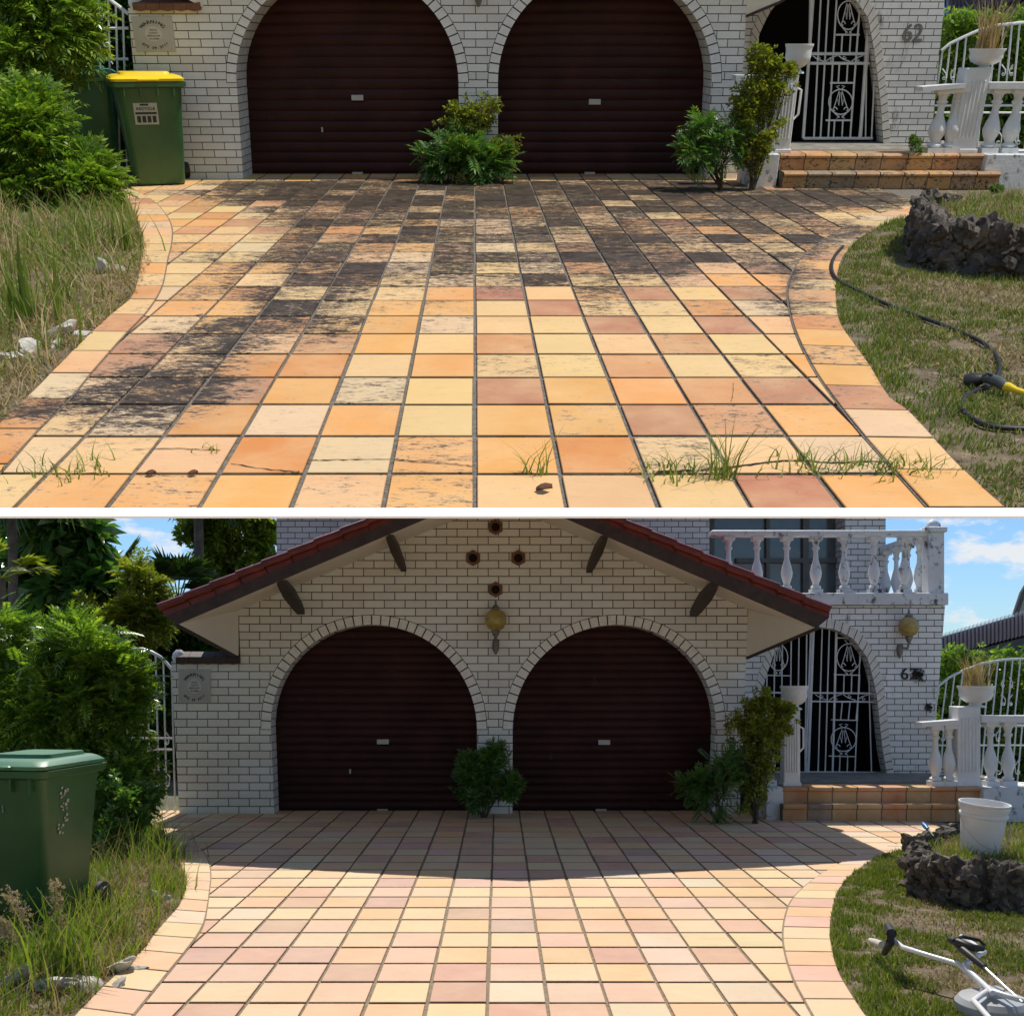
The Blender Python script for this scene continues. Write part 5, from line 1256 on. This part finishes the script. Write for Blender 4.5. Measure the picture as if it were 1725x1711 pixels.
Yc = FA.g(790, 309).y
shrub(FA, 'bushy green weed growing from the drive between the two stained drive garage doors', (780, 308), Yc, [(752, 272, Yc, 34, 26, 28), (795, 276, Yc, 38, 26, 28), (832, 282, Yc+.05, 20, 18, 20)], 'pinnate', .21, 'leaf_weed', 26, 5, 3, name='weed', cat='weed', spread=.4, shoots=20, stem_mat='driedstalk')
shrub(FA, 'taller rusty leaved weed behind the bushy one between the stained drive garage doors', (800, 306), Yc+.08, [(790, 215, Yc+.1, 36, 20, 40), (812, 190, Yc+.1, 26, 20, 22), (770, 205, Yc+.1, 14, 14, 22), (850, 250, Yc+.05, 24, 14, 14)], 'oval', .075, 'leaf_olive', 18, 6, 4, name='weed', cat='weed', spread=.4, shoots=26, stem_mat='driedstalk')
Yr_ = YeA-.42
shrub(FA, 'upright yellow green bush left of the grimy steps', (1268, 304), Yr_, [(1262, 180, Yr_, 26, 20, 40), (1280, 230, Yr_, 30, 22, 50), (1265, 270, Yr_, 26, 20, 30), (1300, 150, Yr_, 36, 18, 16), (1285, 110, Yr_, 22, 16, 26), (1320, 125, Yr_, 18, 12, 12)], 'oval', .075, 'leaf_olive', 34, 9, 5, name='bush', cat='bush', spread=.6, shoots=60)
shrub(FA, 'dark fern-leaved weed by the right stained drive garage door', (1215, 306), Yr_+.05, [(1200, 270, Yr_, 42, 26, 28), (1225, 230, Yr_, 28, 20, 24), (1165, 262, Yr_, 24, 16, 14), (1185, 215, Yr_+.05, 12, 10, 8)], 'pinnate', .15, 'leaf_weed', 22, 5, 6, name='weed', cat='weed', spread=.4, shoots=16)
for (x, y, s, lab) in ((1303, 296, 12, 'small green weed at the white plinth left of the grimy steps'), (1546, 246, 13, 'small pale weed on the porch left of the balusters, grimy steps'), (1680, 318, 8, 'tiny weed at the foot of the mouldy plinth')):
    z0 = z2A if y < 258 else 0; Yv = FA.g(x, y+s, z0).y; shrub(FA, lab, (x, y+s), Yv, [(x, y, Yv, s, s, s)], 'lance', .05, 'leaf_weed', 10, 8, x, name='weed', cat='weed', z0=z0, stem_r=.006)
# clean drive
YcB = FB.g(820, 1378).y
shrub(FB, 'dark shaded weed bush between the two clean drive garage doors', (815, 1378), YcB, [(808, 1340, YcB, 40, 26, 32), (832, 1288, YcB, 20, 18, 32), (792, 1295, YcB+.05, 20, 18, 22), (858, 1330, YcB, 16, 14, 22)], 'lance', .12, 'leaf_weed', 40, 7, 31, name='weed', cat='weed', spread=.4, shoots=42)
YrB_ = YeB-.42
shrub(FB, 'upright olive green bush left of the clean steps', (1272, 1376), YrB_, [(1262, 1245, YrB_, 30, 20, 40), (1280, 1290, YrB_, 30, 22, 55), (1262, 1330, YrB_, 28, 20, 34), (1305, 1225, YrB_, 36, 18, 16), (1280, 1190, YrB_, 24, 16, 26), (1318, 1200, YrB_, 16, 12, 12)], 'oval', .085, 'leaf_olive', 34, 9, 32, name='bush', cat='bush', spread=.6, shoots=60)
shrub(FB, 'deep green fern-leaved weed by the right clean drive garage door', (1210, 1376), YrB_+.05, [(1205, 1335, YrB_, 42, 26, 34), (1225, 1300, YrB_, 26, 20, 24), (1170, 1330, YrB_, 18, 14, 12)], 'pinnate', .15, 'leaf_weed', 26, 6, 33, name='weed', cat='weed', spread=.4, shoots=20)
YsB = 10.6
shrub(FB, 'large light green shrub growing behind the green bin', (150, 1400), YsB, [(150, 1150, YsB, 90, 60, 75), (80, 1210, YsB, 80, 50, 80), (185, 1230, YsB+.1, 52, 50, 70), (150, 1300, YsB, 90, 50, 80), (212, 1180, YsB+.2, 22, 30, 50), (205, 1340, YsB-.2, 44, 40, 50), (120, 1095, YsB+.2, 50, 40, 30)], 'pinnate', .21, 'leaf_shrub', 230, 14, 34, spread=.3, shoots=110)
shrub(FB, 'bushy green shrub at the left edge above the green bin', (10, 1400), YsB+.4, [(-60, 1300, YsB+.4, 60, 50, 90), (0, 1120, YsB+.4, 60, 50, 90), (20, 1240, YsB+.3, 70, 50, 70), (-40, 1200, YsB+.4, 60, 50, 100)], 'pinnate', .22, 'leaf_shrub', 110, 14, 35, spread=.3, shoots=50)
shrub(FB, 'dark glossy shrub beside the bin at the foot of the side gate', (210, 1400), 9.7, [(200, 1360, 9.7, 48, 30, 44), (244, 1352, 9.9, 20, 20, 30), (180, 1410, 9.5, 30, 24, 30)], 'oval', .10, 'leaf_weed', 70, 12, 36, spread=.36, shoots=30)

# ------------------------------------------------------------------ trees behind the lower place
def tree(fr, label, px, Y, blobs, kind, size, mat, nc, per, seed, trunk=None, name='broadleaf_tree', cat='tree', trunk_r=.12, z0=0, **kw):
    b = fr.w(px, 1135, Y); T = thing(fr, name, label, cat, (b.x, Y, z0))
    crown(T, [blob(fr, *q) for q in blobs], kind, size, mat, nc, per, seed, name='crown', stems=False, **kw)
    c = fr.w(blobs[0][0], blobs[0][1], Y); mb = MB(); P0 = Vector((b.x, Y, z0)); mb.tube([P0, P0.lerp(c, .5)+Vector((.08, 0, 0)), c], [trunk_r, trunk_r*.8, trunk_r*.4], 8)
    for q in blobs: mb.tube([P0.lerp(c, .6), fr.w(q[0], q[1], q[2])], [trunk_r*.45, trunk_r*.15], 6)
    part('trunk', mb, 'bark', T); return T
tree(FB, 'broad leaved tree with large hanging leaves, sunlit at the top left corner', 95, 16, [(125, 905, 16, 36, 34, 40), (90, 895, 16, 34, 30, 30), (60, 980, 16.3, 60, 40, 70), (160, 1010, 16, 40, 30, 50), (130, 1040, 16, 60, 40, 50)], 'drop', .34, 'leaf_weed', 170, 14, 41, spread=.3)
tree(FB, 'pale olive tree in sun behind the left end of the gable roof', 400, 19, [(400, 900, 19, 62, 40, 60), (440, 960, 19, 40, 40, 50), (370, 960, 19.3, 40, 40, 45), (330, 880, 19, 30, 30, 40)], 'oval', .22, 'leaf_back', 160, 16, 42, spread=.3)
tree(FB, 'yellow green young tree between the two fan palms', 235, 15.5, [(235, 985, 15.5, 26, 22, 30), (245, 1040, 15.4, 40, 24, 30), (190, 1050, 15.2, 40, 24, 30)], 'pinnate', .26, 'leaf_olive', 60, 14, 43, spread=.35, trunk_r=.05)
tree(FB, 'dark bushy tree behind the side gate and the brick wing wall', 300, 17, [(300, 1080, 17, 70, 40, 60), (240, 1140, 17, 60, 40, 60), (320, 1180, 17, 60, 40, 80), (240, 1260, 17, 60, 40, 80), (350, 1050, 17.5, 60, 40, 50), (290, 1310, 17, 60, 40, 60)], 'oval', .2, 'leaf_dark', 200, 16, 44, spread=.32)
tree(FB, 'very dark tall tree behind everything at the left edge', 30, 20, [(-20, 1000, 20, 70, 50, 100), (60, 1090, 20, 80, 50, 70), (150, 1110, 20, 90, 50, 70), (-60, 1000, 20, 80, 50, 120), (230, 1060, 20.5, 70, 40, 50)], 'oval', .26, 'leaf_dark', 330, 16, 45, spread=.3)
def hedge(fr, label, x0, x1, Y, z1, dep, mat, seed, n, z0=0, size=.16, kind='oval'):
    T = thing(fr, 'hedge', label, 'hedge', ((x0+x1)/2, Y, z0)); rng = np.random.default_rng(seed)
    P = np.column_stack([rng.uniform(x0, x1, n), Y+rng.uniform(0, dep, n)*rng.random(n)*.8, z0+(z1-z0)*rng.random(n)**.8+rng.normal(0, .06, n)])
    P[:, 2] = np.maximum(P[:, 2], z0+.05)
    D = rng.normal(0, 1, (n, 3))+np.array([0, -.9, .4]); V, Fq = scatter(kind, P, D, size*(.6+.7*rng.random(n)), rng); bulk('foliage', V, Fq, mat, T)
    mb = MB()
    for i in range(int((x1-x0)/.35)):
        x = x0+.2+i*.35; mb.tube([(x, Y+dep*.6, z0), (x+.05, Y+dep*.5, z0+(z1-z0)*.7)], [.03, .012], 5)
    # solid black block filling the back of the hedge
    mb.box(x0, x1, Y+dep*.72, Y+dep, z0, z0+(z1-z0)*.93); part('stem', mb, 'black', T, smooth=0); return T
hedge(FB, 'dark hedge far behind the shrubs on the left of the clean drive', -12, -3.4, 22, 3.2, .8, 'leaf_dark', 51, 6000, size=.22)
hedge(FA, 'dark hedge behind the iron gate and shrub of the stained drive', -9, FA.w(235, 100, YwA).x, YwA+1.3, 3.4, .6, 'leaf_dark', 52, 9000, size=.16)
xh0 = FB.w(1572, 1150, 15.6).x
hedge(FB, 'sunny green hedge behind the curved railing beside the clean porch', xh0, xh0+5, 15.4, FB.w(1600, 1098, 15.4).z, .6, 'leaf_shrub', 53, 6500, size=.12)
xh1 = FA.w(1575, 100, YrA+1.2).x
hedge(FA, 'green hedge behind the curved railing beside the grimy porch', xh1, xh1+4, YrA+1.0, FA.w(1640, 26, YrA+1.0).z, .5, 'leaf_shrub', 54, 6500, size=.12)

def fan_palm(fr, label, px, py, Y, r, n, mat, seed, trunk_to=True, droop=.3, arc=2.7, tr=.13):
    rnd = random.Random(seed); c = fr.w(px, py, Y); z0 = 0
    T = thing(fr, 'fan_palm', label, 'palm tree', (c.x, Y, z0)); k = r/F*Y
    for i in range(n):
        az = 2*math.pi*i/n+rnd.uniform(-.3, .3); el = rnd.uniform(-.15, 1.15)
        d = Vector((math.cos(az)*math.cos(el), math.sin(az)*math.cos(el)*.8, math.sin(el))); L = k*rnd.uniform(.45, .6); hub = c+d*L
        mb = MB(); mb.tube([c, c.lerp(hub, .5)+Vector((0, 0, .04*k)), hub], [k*.012]*3, 5)
        side = d.cross(Vector((0, 0, 1))); side = side.normalized() if side.length > .05 else Vector((1, 0, 0)); up = side.cross(d).normalized()
        m = 26
        for j in range(m):
            a = (j/(m-1)-.5)*arc; dr = (d*math.cos(a)+side*math.sin(a)).normalized(); ll = k*.55*(1-.25*abs(a)/1.4)*rnd.uniform(.9, 1.1); wv = k*.03
            s2 = dr.cross(up).normalized()*wv; tip = hub+dr*ll+Vector((0, 0, -droop*k*.35*rnd.uniform(.5, 1.3))); md = hub+dr*ll*.55+Vector((0, 0, -droop*k*.04))
            mb.add([hub, md+s2+up*wv*.4, tip, md-s2+up*wv*.4], [(0, 1, 2, 3)])
        part('frond', mb, mat, T, smooth=0)
    mb = MB(); mb.tube([(c.x, Y, z0), (c.x+.03, Y, c.z*.5), (c.x, Y, c.z)], [tr*1.3, tr, tr*.9], 10); part('trunk', mb, 'palmbark', T)
fan_palm(FB, 'spiky dark fan palm left of the open patch of sky', 180, 1000, 17, 118, 20, 'leaf_palm', 61)
fan_palm(FB, 'spiky dark fan palm against the left end of the gable roof', 300, 1020, 17.5, 110, 18, 'leaf_palm', 62)
fan_palm(FB, 'fan palm with yellow sunlit frond at the left edge', 2, 975, 13.5, 90, 9, 'leaf_palm_y', 63, arc=2.2, tr=.06)
fan_palm(FB, 'tall fan palm crown hanging into the top left corner', 20, 850, 15, 120, 15, 'leaf_palm', 64, droop=1.2, tr=.07)
fan_palm(FB, 'tall slender palm whose trunk rises behind the gable roof', 334, 850, 18, 70, 14, 'leaf_palm', 65, droop=1.1, tr=.085)

# neighbour's house on the right
def neighbour(fr, Y, pts, label, id_):
    tl, tr_, br_, bl = [fr.w(*p, Y) for p in pts]; T = thing(fr, 'tiled_roof_house', label, 'house', (tl.x+1.2, Y, 0))
    dx = 3.2; mb = MB(); n = 14; cols = 34
    # roof slope with tile ribs, rising away from the camera
    A_, B_ = bl, br_+(br_-bl)*.6; up = Vector((0, 1.7, (tl.z-bl.z)+.35 if False else 0)); top0 = fr.w(*pts[0], Y+1.6); top1 = fr.w(*pts[1], Y+1.6); top1 = top1+(top1-top0)*.6
    for i in range(n):
        for j in range(cols):
            def P(u, v): return A_.lerp(B_, u).lerp(top0.lerp(top1, u), v)
            u0, u1 = j/cols, (j+.93)/cols; v0, v1 = i/n, (i+1.12)/n; nn = Vector((0, -.02, .035))
            q = [P(u0, v0), P(u1, v0), P(u1, v1), P(u0, v1)]; mid0, mid1 = (q[0]+q[1])/2+nn, (q[2]+q[3])/2+nn*.8
            mb.add([q[0]+nn*.4, mid0+nn*.4, q[1]+nn*.4, q[2], mid1, q[3]], [(0, 1, 4, 5), (1, 2, 3, 4)])
    part('roof', mb, 'rooftile', T, smooth=0)
    base = MB(); base.quad(A_+Vector((0, .05, -.03)), B_+Vector((0, .05, -.03)), top1+Vector((0, .05, -.03)), top0+Vector((0, .05, -.03))); part('roof_deck', base, 'black', T, smooth=0)
    f = MB(); f.hexa([A_+Vector((0, -.03, -.14)), B_+Vector((0, -.03, -.14)), B_+Vector((0, .03, -.14)), A_+Vector((0, .03, -.14)), A_+Vector((0, -.03, -.02)), B_+Vector((0, -.03, -.02)), B_+Vector((0, .03, -.02)), A_+Vector((0, .03, -.02))]); part('gutter', f, 'frame', T)
    w = MB(); w.quad((A_.x-.2, Y+.9, 0), (B_.x+1, Y+.9, 0), (B_.x+1, Y+.9, B_.z), (A_.x-.2, Y+.9, A_.z)); part('wall', w, 'frame', T, smooth=0)
    return T
neighbour(FB, 17.5, [(1584, 1070), (1725, 1030), (1725, 1072), (1584, 1108)], 'neighbouring house with purple grey tiled roof under the blue sky', 'B')
neighbour(FA, YrA+2.2, [(1594, -16), (1725, -22), (1725, 4), (1594, 34)], 'neighbouring house with purple grey tiled roof behind the grimy porch', 'A')
mb = MB(); a = FB.w(1722, 998, 22); mb.hexa([(a.x-.15, 22, FB.w(1710, 1040, 22).z), (a.x+3, 22, FB.w(1710, 1040, 22).z), (a.x+3, 22.2, FB.w(1710, 1040, 22).z), (a.x-.05, 22.2, FB.w(1710, 1040, 22).z), (a.x, 22, a.z-.1), (a.x+3, 22, a.z+1.6), (a.x+3, 22.2, a.z+1.6), (a.x+.1, 22.2, a.z-.1)])
G = thing(FB, 'distant_house', 'sliver of a tall cream house at the right edge against the sky', 'house', (a.x+1, 22, 0)); part('wall', mb, 'render', G, smooth=0)
mb = MB(); mb.tube([FB.w(1710, 1036, 21.9), FB.w(1722, 1000, 21.9), FB.w(1740, 970, 21.9)], .06, 6); part('barge_board', mb, 'frame', G)

# ------------------------------------------------------------------ grasses, tufts, cracks, dead leaves
def tuft(fr, px, py, n, h, w, mat, label, seed, spread=.06, lean=.5, name='grass_tuft', cat='grass tuft', z=0, group=None, seg=3):
    c = fr.g(px, py, z); T = None; rng = np.random.default_rng(seed)
    P = np.array(c)+np.column_stack([rng.normal(0, spread, n), rng.normal(0, spread*.7, n), np.zeros(n)]); V, Fq = blades(P, h, w, rng, lean, seg)
    T = thing(fr, name, label, cat, tuple(c), group); bulk('blades', V, Fq, mat, T); return T
tuft(FA, 40, 545, 34, .42, .026, 'long_grass', 'clump of stiff upright leaves nearest the white stones, left bed of the stained drive', 1, .09, .25, name='strap_leaf_clump', cat='plant')
tuft(FA, 100, 520, 14, .36, .024, 'long_grass', 'smaller clump of stiff leaves just right of the largest one, stained drive bed', 2, .04, .25, name='strap_leaf_clump', cat='plant')
tuft(FA, 160, 425, 60, .38, .016, 'long_grass', 'tall grass clump under the shrub at the left of the stained drive', 3, .16, .5, name='grass_clump', cat='grass clump')
tuft(FA, 215, 425, 30, .30, .016, 'long_grass', 'narrow grass clump at the kerb of the stained drive, right of the tall one', 4, .06, .35, name='grass_clump', cat='grass clump')
tuft(FA, 215, 300, 24, .34, .010, 'seed', 'seeding grass in front of the yellow-lidded bin', 6, .05, .4, name='grass_clump', cat='grass clump')
for i, (x, y, n, h, lab) in enumerate([(1215, 806, 40, .20, 'spiky grass tuft sprouting from the crack right of centre, stained drive'), (1140, 797, 70, .07, 'flat mat of weed along the crack left of the spiky tuft'), (905, 799, 16, .16, 'sparse grass blades at the crack below the middle of the stained drive'), (110, 800, 60, .08, 'low weed along the crack at the lower left of the stained drive'), (1360, 790, 50, .08, 'small weed where the crack meets the fourth joint right of the spiky tuft'), (1520, 795, 90, .08, 'ragged weeds where the crack reaches the lawn'), (345, 760, 8, .05, 'tiny green weed in the joint at the lower left of the stained drive'), (1440, 790, 40, .09, 'thin weeds in the crack just left of the lawn')]):
    tuft(FA, x, y, n, h, .007, 'long_grass', lab, 70+i, .03 if i in (0, 2, 6) else .09, 1.2 if h < .15 else .9, z=.008, group='weeds in the driveway crack')
tuft(FB, 262, 1452, 150, .30, .012, 'long_grass', 'bright green tall grass against the shadow edge of the clean drive', 8, .17, .4, name='grass_clump', cat='grass clump')
tuft(FB, 285, 1500, 70, .24, .011, 'long_grass', 'green grass leaning over the clean tiles above the bed edge', 9, .08, .4, name='grass_clump', cat='grass clump')
tuft(FB, 115, 1655, 110, .46, .016, 'long_grass', 'tall strappy grass in front of the green bin', 10, .10, .45, name='grass_clump', cat='grass clump')
tuft(FB, 60, 1650, 50, .40, .012, 'long_grass', 'fine long grass at the lower left in front of the bin', 12, .12, .7, name='grass_clump', cat='grass clump')
tuft(FB, 172, 1582, 130, .30, .012, 'long_grass', 'short green grass right of the bin', 13, .10, .4, name='grass_clump', cat='grass clump')
# seed heads
def seedgrass(fr, base, tip, mid, label, seed, w=.05):
    a = fr.g(*base); b = fr.w(tip[0], tip[1], a.y); m = fr.w(mid[0], mid[1], a.y); T = thing(fr, 'seeding_grass', label, 'grass', tuple(a), 'seeding grass stems in front of the bin')
    cv = smooth_curve([a, m, b], 8); part('stalk', MB().tube(cv, .003, 5), 'driedstalk', T)
    rng = np.random.default_rng(seed); n = 150; t = rng.random(n)*.42+.58; P = np.array([cv[min(len(cv)-1, int(x*(len(cv)-1)))].to_tuple() for x in t])+rng.normal(0, w*.35, (n, 3)); D = rng.normal(0, 1, (n, 3))+np.array((b-m))*2
    V, Fq = scatter('oval', P, D, .018*(.6+.8*rng.random(n)), rng); bulk('seed_head', V, Fq, 'seed', T)
seedgrass(FB, (95, 1655), (12, 1500), (50, 1560), 'seeding grass stem with the longest plume, leaning left before the bin', 1, .07)
seedgrass(FB, (105, 1655), (92, 1484), (104, 1570), 'seeding grass stem standing nearly upright before the bin', 2)
seedgrass(FB, (80, 1655), (-6, 1545), (30, 1590), 'seeding grass stem cut by the left edge', 3)
# cracks across the stained drive
def crack(pts, w, seed, z=.0135):
    rnd = random.Random(seed); cv = smooth_curve([FA.g(*p) for p in pts], 8); mb = MB(); L = []
    for i, p in enumerate(cv): ww = w*(.35+rnd.random()); o = rnd.uniform(-.004, .004); L.append(((p.x, p.y-ww+o, z), (p.x, p.y+ww+o, z)))
    for a, b in zip(L, L[1:]): mb.quad(a[0], b[0], b[1], a[1])
    part('crack', mb, 'black', driveA, smooth=0)
crack([(518, 781), (570, 780), (655, 779), (700, 783), (760, 787), (800, 791)], .0035, 1); crack([(1100, 800), (1160, 798), (1215, 795), (1280, 786), (1340, 781), (1400, 785), (1470, 783), (1580, 790)], .006, 2)
crack([(225, 762), (300, 761), (372, 764)], .003, 3); crack([(390, 786), (450, 796), (505, 800)], .003, 4); crack([(1235, 650), (1234, 668), (1231, 682)], .004, 5); crack([(845, 738), (847, 770), (848, 796)], .0025, 6)
for i, (x, y, s, lab) in enumerate([(916, 828, .05, 'curled dark red dead leaf on a cream tile of the stained drive'), (255, 801, .035, 'small brown dead leaf on the left crack of the stained drive'), (325, 801, .035, 'small brown dead leaf right of its neighbour on the left crack')]):
    p = FA.g(x, y, .012); mb = MB(); rnd = random.Random(i)
    rings = [[Vector((p.x+s*(t-.5)*2*.5+rnd.uniform(-.1, .1)*s, p.y+w*s*.5*math.sin(math.pi*(t*.9+.05)), p.z+.008+abs(w)*s*.28+t*s*.2)) for w in (-1, -.4, 0, .4, 1)] for t in (0, .3, .6, 1)]
    mb.loft(rings, cap=False, closed=False)
    o = single(FA, 'dead_leaf', mb, 'dead', lab, 'leaf', 'dead leaves on the stained tiles', recalc=False)
    o.location.z = .014
    md = o.modifiers.new('thickness', 'SOLIDIFY'); md.thickness = .002
# leaf litter in the left bed
def litter(fr, poly, n, seed, s=.022, z=.03):
    rng = np.random.default_rng(seed); P = samp(poly, n, rng, z); D = rng.normal(0, 1, (len(P), 3)); D[:, 2] *= .25; V, Fq = scatter('oval', P, D, s*(.5+rng.random(len(P))), rng); return bulk('leaf_litter', V, Fq, 'straw', fr=fr, kind='stuff')
litter(FA, visA(FA, [(250, 400), (255, 450), (230, 500), (180, 540), (110, 590), (90, 560), (160, 500), (200, 440)]), 420, 1); litter(FB, visA(FB, [(300, 1490), (295, 1530), (220, 1610), (150, 1670), (150, 1560), (230, 1480)]), 400, 2); litter(FA, lawnA, 500, 3, .018); litter(FB, lawnB, 300, 4, .018)

# ------------------------------------------------------------------ hose, bucket, tool
hp = [(1420, 415), (1406, 432), (1401, 452), (1412, 472), (1450, 492), (1500, 515), (1545, 532), (1600, 552), (1650, 574), (1676, 596), (1684, 620), (1672, 645), (1640, 660), (1624, 672), (1622, 690), (1640, 706), (1670, 718), (1730, 722), (1790, 720)]
H_ = thing(FA, 'garden_hose', 'black garden hose snaking from the driveway border across the lawn', 'hose', tuple(FA.g(1500, 515)))
part('tube', MB().tube(smooth_curve([FA.g(x, y, .030) for x, y in hp], 7), .0105, 10), 'rubber', H_)
Gn = thing(FA, 'spray_gun', 'black and grey spray gun with yellow lance lying on the lawn', 'spray gun', tuple(FA.g(1650, 645)))
f = lambda x, y, z=.05: FA.g(x, y, z)
part('grip', MB().tube([f(1625, 643, .04), f(1640, 641, .05), f(1655, 638, .06)], [.030, .034, .022], 12), 'rubber', Gn)
part('body', MB().tube([f(1650, 637, .06), f(1668, 638, .07), f(1684, 644, .07), f(1694, 652, .06)], [.016, .022, .024, .02], 12), plain('grey_rubber', (.09, .10, .09), .45), Gn)
part('trigger', MB().tube([f(1655, 633, .09), f(1663, 629, .10), f(1671, 632, .09), f(1666, 638, .07)], .006, 6), 'rubber', Gn)
part('lance', MB().tube([f(1692, 651, .06), f(1700, 652, .065), f(1712, 657, .06), f(1730, 663, .06), f(1790, 690, .05)], [.02, .018, .012, .012, .012], 10), 'yellow', Gn)
# bucket
bc = FB.g(1651, 1436, zB-.03); Rb = .165; hb = .385
BK = thing(FB, 'bucket', 'white plastic bucket standing on the stone garden wall', 'bucket', tuple(bc)); tilt = Matrix.Translation(bc) @ Matrix.Rotation(R(3.5), 4, 'Y') @ Matrix.Rotation(R(4), 4, 'X') @ Matrix.Translation(-bc)
mb = MB().lathe(bc, [(Rb*.80, 0), (Rb*.83, .012), (Rb*.98, hb*.72), (Rb*1.05, hb*.74), (Rb*1.05, hb*.79), (Rb*1.0, hb*.80), (Rb*1.08, hb*.9), (Rb*1.09, hb*.92), (Rb*1.06, hb*.94), (Rb*1.12, hb*.97), (Rb*1.12, hb), (Rb*1.05, hb), (Rb*1.0, hb*.9), (Rb*.8, .03)], 36); part('body', mb.xf(tilt), 'bucket', BK, smooth=35)
a = [Vector((bc.x+Rb*1.12*math.cos(t), bc.y-Rb*1.15*math.sin(t)*.35-Rb*.9*math.sin(t), bc.z+hb*.78-.30*math.sin(t)*.75)) for t in [math.pi*i/16 for i in range(17)]]
part('handle', MB().tube(a, .003, 6).xf(tilt), 'greyplast', BK)
for (x, y, n, h, lab, s_) in ((1690, 1440, 26, .34, 'thin bare twigs beside the right of the white bucket', 1), (1600, 1438, 40, .14, 'dry weed between the blue tool and the white bucket', 2)):
    tuft(FB, x, y, n, h, .006, 'straw', lab, 90+s_, .05, .5, name='dry_weed', cat='weed', z=zB-.05)
T = thing(FB, 'hand_tool', 'blue handled hand tool resting on the end of the stone wall', 'tool', tuple(FB.g(1568, 1408, zB)))
p0, p1, p2 = FB.w(1555, 1387, 8.6), FB.w(1563, 1396, 8.5), FB.w(1573, 1408, 8.4)
part('handle', MB().tube([p0, p0.lerp(p1, .5), p1], [.016, .02, .014], 10), 'blue', T); part('blade', MB().tube([p1, p2], [.007, .006], 8), 'rubber', T)
# surface cleaner with its white lance
SCN = thing(FB, 'surface_cleaner', 'white tubed pressure cleaning tool with black grips lying on the lawn', 'tool', tuple(FB.g(1670, 1700)))
g_ = lambda x, y, z: FB.g(x, y, z)
tubes = [[(1503, 1581, .20), (1521, 1595, .20), (1565, 1609, .19), (1614, 1623, .18), (1640, 1645, .16), (1666, 1667, .15), (1700, 1678, .15), (1730, 1686, .14), (1790, 1700, .12)], [(1666, 1667, .15), (1652, 1676, .14), (1640, 1685, .14), (1652, 1698, .13), (1668, 1716, .12)], [(1619, 1577, .26), (1640, 1590, .25), (1658, 1603, .24), (1640, 1613, .22), (1625, 1624, .20), (1632, 1634, .18), (1660, 1660, .16), (1672, 1672, .15)]]
for t in tubes: part('tube', MB().tube([g_(*q) for q in t], .0135, 12), 'alu', SCN)
part('grip', MB().tube([g_(1496, 1560, .26), g_(1502, 1572, .26), g_(1500, 1586, .22), g_(1490, 1604, .12)], [.022, .028, .024, .018], 10), 'rubber', SCN)
part('grip_end', MB().tube([g_(1466, 1583, .12), g_(1476, 1587, .13), g_(1486, 1591, .14)], [.014, .02, .022], 10), plain('off_white', (.6, .58, .5), .6), SCN)
part('grip', MB().tube([g_(1600, 1582, .28), g_(1615, 1588, .29), g_(1640, 1596, .28), g_(1656, 1597, .27)], [.016, .024, .02, .014], 10), 'rubber', SCN)
part('trigger_guard', MB().tube([g_(1602, 1584, .30), g_(1622, 1577, .31), g_(1650, 1583, .30), g_(1659, 1592, .28)], .010, 8), 'rubber', SCN)
part('rod', MB().tube([g_(1617, 1595, .27), g_(1637, 1611, .25), g_(1658, 1628, .22)], [.020, .018, .016], 10), 'rubber', SCN)
part('rod', MB().tube([g_(1658, 1628, .22), g_(1690, 1658, .18), g_(1722, 1687, .14)], .006, 8), 'alu', SCN)
dc = g_(1672, 1716, .0)
part('disc', MB().lathe((dc.x, dc.y, .03), [(.14, 0), (.165, .01), (.17, .05), (.15, .075), (.06, .09), (.05, .12), (.001, .12)], 36), 'greyplast', SCN, smooth=30)
# splash of black growth around the number on the lower porch wall
for (x, y, s, lab) in ((1547, 1136, 9, 'black dried creeper remnant stuck over the house number'), (1565, 1191, 5, 'small black dried creeper remnant below the house number')):
    c = FB.w(x, y, YpB-.02); T = thing(FB, 'creeper_remnant', lab, 'plant', tuple(c)); rng = np.random.default_rng(x); n = 90 if s > 6 else 30
    P = np.array(c)+np.column_stack([rng.normal(0, s/F*YpB*.45, n), rng.uniform(-.02, .01, n), rng.normal(0, s/F*YpB*.55, n)]); D = rng.normal(0, 1, (n, 3)); D[:, 1] *= .3
    V, Fq = scatter('oval', P, D, .035*(.5+rng.random(n)), rng); bulk('dead_leaves', V, Fq, 'ink', T)

# ------------------------------------------------------------------ put each place where it stands, and give it its own hour's sun
def walk(o):
    yield o
    for c in o.children: yield from walk(c)
bpy.context.view_layer.update()
for o in FA.roots: o.matrix_basis = FA.M @ o.matrix_basis
for fr, col in ((FA, colA), (FB, colB)):
    for r in fr.roots:
        for o in walk(r):
            if o.type == 'MESH': col.objects.link(o)
